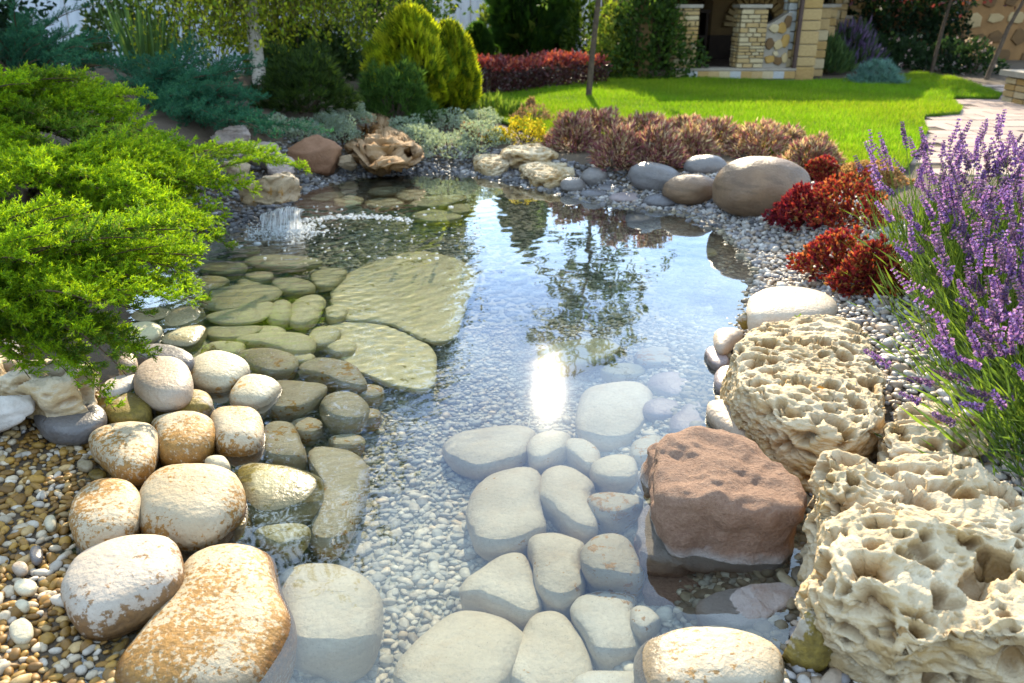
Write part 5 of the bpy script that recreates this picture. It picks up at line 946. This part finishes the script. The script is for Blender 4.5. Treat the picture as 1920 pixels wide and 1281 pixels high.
for k, (u, v, w, h, m) in enumerate([(.25, .12, .16, .13, 0), (.62, .10, .17, .14, 1), (.88, .14, .10, .16, 2), (.2, .34, .15, .17, 1), (.55, .32, .14, .15, 2), (.84, .38, .13, .2, 0), (.3, .55, .17, .14, 3), (.62, .55, .15, .18, 0), (.86, .64, .13, .2, 1), (.48, .20, .1, .08, 3)]):
    flag(pp, xa + u * (xb - xa), 12.56, Z0 + .16 + v, w, h, FLG[m], k, PO)
ZT = 1.62
pillar(1470, 1487, 12.62, .2, Z0 + .16, ZT, .1, .17, .1, .16, [3, 0, 3, 1], False)
pillar(1489, 1528, 12.5, .34, Z0 - .02, ZT, .13, .2, .2, .4, [0, 1, 1, 2], False)
part('downpipe', *tube([(X_(1487.5), 12.46, Z0), (X_(1487.5), 12.46, ZT)], .035, 8), 'pipe')
xs1 = X_(1528)
def XY(px, y): return (px - 960) * proj([0, y, .6])[2] / FPX
for y, p0, p1, dep, full in [(13.2, 1526, 1550, .26, 0), (13.9, 1541, 1562, .26, 0), (14.7, 1555, 1580, .3, 1), (15.5, 1568, 1588, .26, 0), (16.3, 1584, 1612, .34, 1)]:
    pillar(0, 0, y, dep, Z0 - .02, ZT if full else Z0 + .98 - (0 if y < 15 else .2), .1, .17, .12, .3, [0, 1, 1, 2], not full, x0=XY(p0, y), x1=XY(p1, y))
part('side_parapet', np.array([(XY(1512, 12.9), 12.9, Z0), (XY(1590, 16.3), 16.3, Z0), (XY(1590, 16.3) - .18, 16.35, Z0), (XY(1512, 12.9) - .18, 12.95, Z0)] + [(XY(1512, 12.9), 12.9, Z0 + .7), (XY(1590, 16.3), 16.3, Z0 + .7), (XY(1590, 16.3) - .18, 16.35, Z0 + .7), (XY(1512, 12.9) - .18, 12.95, Z0 + .7)]), np.array([(0, 1, 5, 4), (1, 2, 6, 5), (2, 3, 7, 6), (3, 0, 4, 7), (4, 5, 6, 7)]), 'plaster')
part('back_wall', *box(X_(1180), XY(1590, 16.3), 16.66, 16.8, Z0, ZT + .4), 'plaster'); part('side_wall', *box(X_(1200), X_(1222), 12.7, 16.3, Z0, ZT), 'plaster')
rv, rf = box(X_(1190), xs1 + .2, 12.35, 16.85, ZT, ZT + .1); rv[:, 2] += (rv[:, 1] - 12.35) * .1; rv[:, 0] += np.where(rv[:, 0] > X_(1400), (rv[:, 1] - 12.35) * .48, 0); part('roof', rv, rf, 'timber')
part('beam', *box(X_(1190), xs1, 12.6, 12.8, ZT - .16, ZT - .002), 'timber')
# oven with brick arch
k2 = proj([0, 15.6, 1])[2] / FPX; ox = (1412 - 960) * k2; ov = part('oven', *box(ox - .75, ox + .75, 15.55, 16.25, Z0 + .1, ZT - .05), 'plaster'); part('hearth', *box(ox - .8, ox + .8, 15.35, 15.54, Z0 + .1, Z0 + .5), 'timber')
a = np.linspace(0, math.pi, 15); oz = Z0 + .66; V = [(ox, 15.535, oz)] + [(ox + .36 * math.cos(q), 15.535, oz + .36 * math.sin(q)) for q in a]; link('oven_mouth', mesh('oven_mouth', np.array(V + [(ox + .36, 15.535, oz - .22), (ox - .36, 15.535, oz - .22)]) - PO, [np.array([(0, i + 2, i + 1) for i in range(1, 14)] + [(0, 1, 16), (0, 16, 17), (0, 17, 15)])], M['mouth_black'], False), ov)  # flat black sheet over the solid oven front, marking its mouth
for q in np.linspace(.05, math.pi - .05, 15): link('arch_brick', BM[1 if int(q * 9) % 2 else 2], ov, (ox + .46 * math.cos(q) - PO[0], 15.5 - PO[1], oz + .46 * math.sin(q) - PO[2]), (0, -q, 0), (.17, .12, .075))
# dark shelf and table inside
sf = thing('garden_cupboard', 'dark wooden cupboard standing inside the pavilion', 'cupboard', (X_(1325), 15.2, Z0 + .1))
for nm, bx in [('top', (-.55, .55, -.25, .25, .78, .83)), ('side_panel', (-.53, -.49, -.22, .22, 0, .78)), ('side_panel', (.49, .53, -.22, .22, 0, .78)), ('shelf', (-.489, .489, -.22, .22, .38, .42)), ('back_panel', (-.489, .489, .18, .215, .0, .779))]:
    link(nm, mesh(nm, *box(*bx), M['timber'], False), sf)
# ------------------------------------------------------------------ wall, ivy, fences, neighbours
M['wallstone'] = m_plain('wall_render', (.30, .16, .06), (.22, .115, .045), 5, .9); M['tile'] = m_plain('roof_tile', (.42, .20, .13), (.33, .15, .10), 9, .75)
wy = 16.9; wx0, wx1 = 6.6, 14.0; wall = thing('garden_wall', 'ochre flagstone garden wall with red tiled top at the upper right', 'wall', (wx0, wy, .16)); WO = np.array([wx0, wy, .16])
link('wall_body', mesh('wall_body', box(wx0, wx1, wy, wy + .3, 0, 1.42)[0] - WO, box(0, 1, 0, 1, 0, 1)[1], M['wallstone'], False), wall)
for i in range(46):
    x = wx0 + 1.6 + (i % 14) * .40 + random.uniform(-.07, .07) + (i // 14 % 2) * .2; z = .22 + (i // 14) * .33 + random.uniform(-.05, .05); flag(wall, x, wy, z, random.uniform(.28, .46), random.uniform(.22, .34), FLG[[0, 1, 1, 2][random.randrange(4)]], 300 + i, WO)
tl = MB(); a = np.linspace(0, math.pi, 7); tv = [(.085 * math.cos(q), yy, .085 * math.sin(q) + (0 if yy < 0 else .14)) for yy in (-.24, .17) for q in a]; tile_me = mesh('roof_tile', tv, [(i, i + 1, i + 8, i + 7) for i in range(6)], M['tile'], True); 
sol = tile_me
for i in range(34): link('roof_tile', tile_me, wall, (.12 + i * .185, .12, 1.40), (0, 0, random.uniform(-.03, .03)))
hedge('ivy_hedge', 'dark ivy mass climbing the wall right of the pavilion', 'hedge', (5.75, 16.4, .16), (8.6, 16.4, .16), .5, 1.35, 9000, .10, [(.012, .03, .012), (.02, .045, .014), (.015, .035, .014)], [(.06, .12, .015), (.04, .09, .015), (.09, .14, .02)], 'leaf')
for x, y, w, h, lab in [(1590, 130, 110, 70, 'faded grey purple lavender at the pavilion corner'), (1545, 138, 90, 50, 'green grassy lavender at the foot of the corner pillar')]:
    b = P(x, y, .16); k = proj(b)[2] / FPX; mound('lavender_bush', lab, 'lavender', b, (w * k / 2, w * k * .35, h * k), 1300, .16, [(.05, .08, .03), (.07, .10, .04), (.16, .10, .22), (.12, .09, .16)] if x > 1560 else [(.05, .09, .03), (.07, .11, .03)], lift=1.6)
for i, (x, y, lab) in enumerate([(1715, 135, 'pink flowering bush at the foot of the garden wall, leftmost'), (1760, 138, 'flowering bush under the red leaved plum tree'), (1840, 145, 'pale flowering bush between the two plum trunks'), (1900, 150, 'flowering bush at the right edge before the garden wall')]):
    b = P(x, y, .16) + [0, 1.2, 0]; t = mound('flowering_bush', lab, 'bush', b, (.42, .35, .45), 420, .08, [(.02, .04, .015), (.03, .06, .02)], shape=LEAF_V, bunch=2, group='flowering bushes along the wall'); q, d = blob(16, (0, 0, 0), (.42, .35, .47), .95)
    V, F = scatter(LEAF_V, LEAF_F, np.repeat(q, 5, 0), rdir(80), rdir(80), .05); link('blossom', mesh('blossom', V, F, M['petal'], False, np.repeat(pick([(.5, .34, .36), (.6, .5, .48)], 80), 4, 0)), t)
M['sheet'] = m_plain('painted_sheet', (.60, .63, .68), (.52, .55, .60), 2, .5, .1); M['sheetpost'] = m_plain('fence_post', (.34, .33, .32), (.28, .27, .26), 8, .6)
def fence(label, x0, x1, y, z0, h, n):
    t = thing('metal_fence', label, 'fence', (x0, y, z0), 'corrugated fences at the back'); w = (x1 - x0) / n; m = 24; xs = np.linspace(0, w - .02, m + 1); zz = np.where((np.arange(m + 1) // 2) % 2, -.022, 0.); V = []
    for x, d in zip(xs, zz): V += [(x, d, 0), (x, d, h), (x, d + .004, h), (x, d + .004, 0)]
    F = [(4 * i, 4 * i + 4, 4 * i + 5, 4 * i + 1) for i in range(m)] + [(4 * i + 2, 4 * i + 6, 4 * i + 7, 4 * i + 3) for i in range(m)]; me = mesh('sheet_panel', V, F, M['sheet'], False); po = mesh('fence_post', *box(-.03, .03, .01, .07, -.1, h), M['sheetpost'], False)
    for i in range(n): link('sheet_panel', me, t, (i * w, 0, 0)); link('fence_post', po, t, (i * w - .01, 0, 0))
    link('rail', mesh('rail', *box(-.03, x1 - x0, .008, .05, h - .12, h - .05), M['sheetpost'], False), t)
fence('blue grey corrugated metal fence behind the birch at the upper left', -9.5, -2.2, 13.8, .16, 2.0, 6)
fence('light grey metal fence behind the dark thuja columns', -2.0, 3.4, 19.5, .16, 1.9, 5)
# neighbour's house and gate post
hs = thing('neighbour_house', 'neighbour house wall with grey purple roof behind the garden', 'house', (1.8, 24, 0)); link('wall', mesh('wall', *box(-2.5, 2.5, 0, 4, 0, 1.65), m_plain('cream_wall', (.55, .5, .42), (.48, .43, .36), 3), False), hs)
link('roof', mesh('roof', [(-2.9, -.4, 1.6), (2.9, -.4, 1.6), (2.9, 2, 3.2), (-2.9, 2, 3.2), (-2.9, 4.4, 1.6), (2.9, 4.4, 1.6)], [(0, 1, 2, 3), (3, 2, 5, 4)], m_plain('slate', (.16, .14, .2), (.12, .1, .15), 5, .6), False), hs)
gp = P(1163, 60, .16); gx_, gy_ = (1163 - 960) * proj([0, 17.5, 1])[2] / FPX, 17.5; t = thing('gate_post', 'orange brick gate post with pale cap behind the green shrub', 'post', (gx_, gy_, .16)); pb = link('shaft', mesh('shaft', *box(-.19, .19, -.19, .19, -.1, 1.1), M['mortar'], False), t); ob = brick_mesh('brick', m_plain('orange_brick', (.40, .17, .07), (.32, .13, .05), 9, .85), .07)
for i in range(14):
    for j in range(2): link('brick', ob, pb, (-.1 + j * .2, -.195, .02 + i * .077), (0, 0, 0), (.19, .05, .066))
link('coping', mesh('coping', [(-.25, -.25, 1.1), (.25, -.25, 1.1), (.25, .25, 1.1), (-.25, .25, 1.1), (0, 0, 1.24), (-.25, -.25, 1.06), (.25, -.25, 1.06), (.25, .25, 1.06), (-.25, .25, 1.06)], [(0, 1, 4), (1, 2, 4), (2, 3, 4), (3, 0, 4), (5, 6, 1), (5, 1, 0), (6, 7, 2), (6, 2, 1), (8, 5, 0), (8, 0, 3)], M['tile'], False), t)
# stone bench at the right edge
sb = P(1935, 205, .14) + [.30, 0, 0]; t = thing('stone_bench', 'low stone bench with a grey slab seat at the right edge of the path', 'bench', sb); link('seat', mesh('seat', *box(-.32, .9, -.25, .75, .30, .36), M['cap'], False), t); bs = link('base', mesh('base', *box(-.24, .8, -.17, .68, -.02, .30), M['mortar'], False), t)
for i in range(4):
    for j in range(4): link('stone_block', BM[(i + j) % 3], bs, (-.245, -.09 + i * .22, .035 + j * .072), (0, 0, 0), (.06, .2, .062)); link('stone_block', BM[(i * 2 + j) % 3], bs, (-.11 + i * .24, -.175, .035 + j * .072), (0, 0, 0), (.22, .06, .062))
# ------------------------------------------------------------------ waterfall, foam, small drift
def m_fall():
    t = NT('falling_water'); g = t.n('BsdfGlass'); g.inputs['IOR'].default_value = 1.33; g.inputs['Roughness'].default_value = .08; d = t.n('BsdfDiffuse'); d.inputs[0].default_value = (.85, .87, .88, 1); tl_ = t.n('BsdfTranslucent'); tl_.inputs[0].default_value = (.85, .87, .88, 1)
    a = t.n('MixShader'); a.inputs[0].default_value = .5; t.l(d.outputs[0], a.inputs[1]); t.l(tl_.outputs[0], a.inputs[2]); b = t.n('MixShader'); b.inputs[0].default_value = .8; t.l(g.outputs[0], b.inputs[1]); t.l(a.outputs[0], b.inputs[2]); return t.done(b.outputs[0])
M['fall'] = m_fall(); lip = P(515, 396, .10); t = thing('waterfall', 'thin curtain of white water falling from the tan ledge rock', 'waterfall', (lip[0], lip[1], 0))
B = MB(); nu, nv = 90, 16; U_, V_ = np.meshgrid(np.linspace(-.08, .17, nu), np.linspace(0, 1, nv)); und = .012 * np.sin(U_ * 60 + 2 * np.sin(U_ * 23)) + .006 * np.sin(U_ * 170 + V_ * 3)
pts = np.stack([U_ * (1 - .06 * np.sin(V_ * 2)) + .006 * np.sin(V_ * 7 + U_ * 50), .01 - (.10 + .03 * np.sin(U_ * 31)) * V_ ** .8 + und * (.3 + V_), (.105 + .02 * np.sin(U_ * 19)) * (1 - V_ ** 1.7)], -1).reshape(-1, 3); I = np.arange(nu * nv).reshape(nv, nu)
def m_veil():
    t = NT('water_veil'); co = t.n('TexCoord').outputs['Object']; mpn = t.n('Mapping'); mpn.inputs['Scale'].default_value = (150, 10, 9); t.l(co, mpn.inputs[0]); n = t.rng(t.noise(mpn.outputs[0], 1., 5, .6), .38, .66, .08, .95)
    d = t.n('BsdfDiffuse'); d.inputs[0].default_value = (.85, .87, .88, 1); tl_ = t.n('BsdfTranslucent'); tl_.inputs[0].default_value = (.9, .92, .93, 1); a = t.n('MixShader'); t.l(d.outputs[0], a.inputs[1]); t.l(tl_.outputs[0], a.inputs[2]); tr_ = t.n('BsdfTransparent'); b = t.n('MixShader'); t.l(n, b.inputs[0]); t.l(tr_.outputs[0], b.inputs[1]); t.l(a.outputs[0], b.inputs[2]); return t.done(b.outputs[0])
link('curtain', mesh('curtain', pts, np.stack([I[:-1, :-1], I[:-1, 1:], I[1:, 1:], I[1:, :-1]], -1).reshape(-1, 4), m_veil()), t)
n = 420; q = np.stack([RNG.uniform(-.14, .24, n), -.12 + RNG.normal(0, .07, n), np.abs(RNG.normal(0, .022, n))], -1); V, F = scatter(*ICO1, q, rdir(n), rdir(n), RNG.uniform(.002, .005, n)); stuff(link('splash', mesh('splash', V, F, M['fall']), t))
n = 1000; pp_ = []
for k in range(n):
    m = RNG.random()
    if m < .45: x, y = RNG.normal(545, 32), RNG.normal(428, 9)
    elif m < .8: x = RNG.uniform(560, 775); y = 414 - 8 * math.sin((x - 560) / 70.) + RNG.normal(0, 2.5)
    else: x, y = RNG.uniform(430, 900), RNG.uniform(385, 490)
    pp_.append(P(x, y, .001))
pp_ = np.array(pp_); ok = sdf(pp_[:, 0], pp_[:, 1]) > .03; pp_ = pp_[ok]; V, F = scatter(*ICO1, pp_, rdir(len(pp_)) * [1, 1, 0] + [0, 0, .001], np.tile([0, 0, 1.], (len(pp_), 1)), RNG.lognormal(math.log(.0052), .5, len(pp_))[:, None] * [1.2, 1, .45])
stuff(link('foam', mesh('foam', V, F, M['fall'])), 'white foam and bubbles drifting from the waterfall', 'foam')
# tiny sprout and dry leaves
t = thing('sprout', 'tiny green sprout between the cream stone and the pitted limestone', 'plant', P(1497, 606, .16)); lm = mesh('leaf', np.array(LEAF_V) * .03, LEAF_F, M['leaf'], False, np.tile((.2, .3, .03), (4, 1)))
for k in range(4): link('leaf', lm, t, (0, 0, .01), (0, -1.0 + .2 * k, k * 1.6 + 1))
for i, (x, y, lab) in enumerate([(1530, 727, 'dry orange leaf lying on the long pitted limestone'), (1605, 722, 'dry yellow leaf near the right rim of the pitted limestone')]):
    p = P(x, y, .235); o = link('dry_leaf', mesh('dry_leaf', np.array([(0, 0, 0), (.4, .3, .12), (1, 0, 0), (.4, -.3, .12), (.4, 0, 0)]) * .03, [(0, 4, 1), (1, 4, 2), (2, 4, 3), (3, 4, 0)], M['leaf'], False, np.tile([(.5, .22, .03), (.5, .36, .05)][i], (5, 1))), None, tuple(p), (.1, .1, i * 2.0)); tag(o, lab, 'leaf')

n = 34; q = np.array([P(RNG.uniform(900, 1330), RNG.uniform(370, 600), .003) for _ in range(n)]); q = q[sdf(q[:, 0], q[:, 1]) > .1]; n = len(q); V, F = scatter(LEAF_V, LEAF_F, q, rdir(n) * [1, 1, .05] + [.01, 0, 0], np.tile([0, 0, 1.], (n, 1)), RNG.uniform(.006, .018, n))
stuff(link('drift', mesh('drift', V, F, M['leaf'], False, np.repeat(pick([(.05, .03, .015), (.10, .08, .02), (.03, .03, .03)], n), 4, 0))), 'tiny dark leaf bits floating on the still water', 'debris')
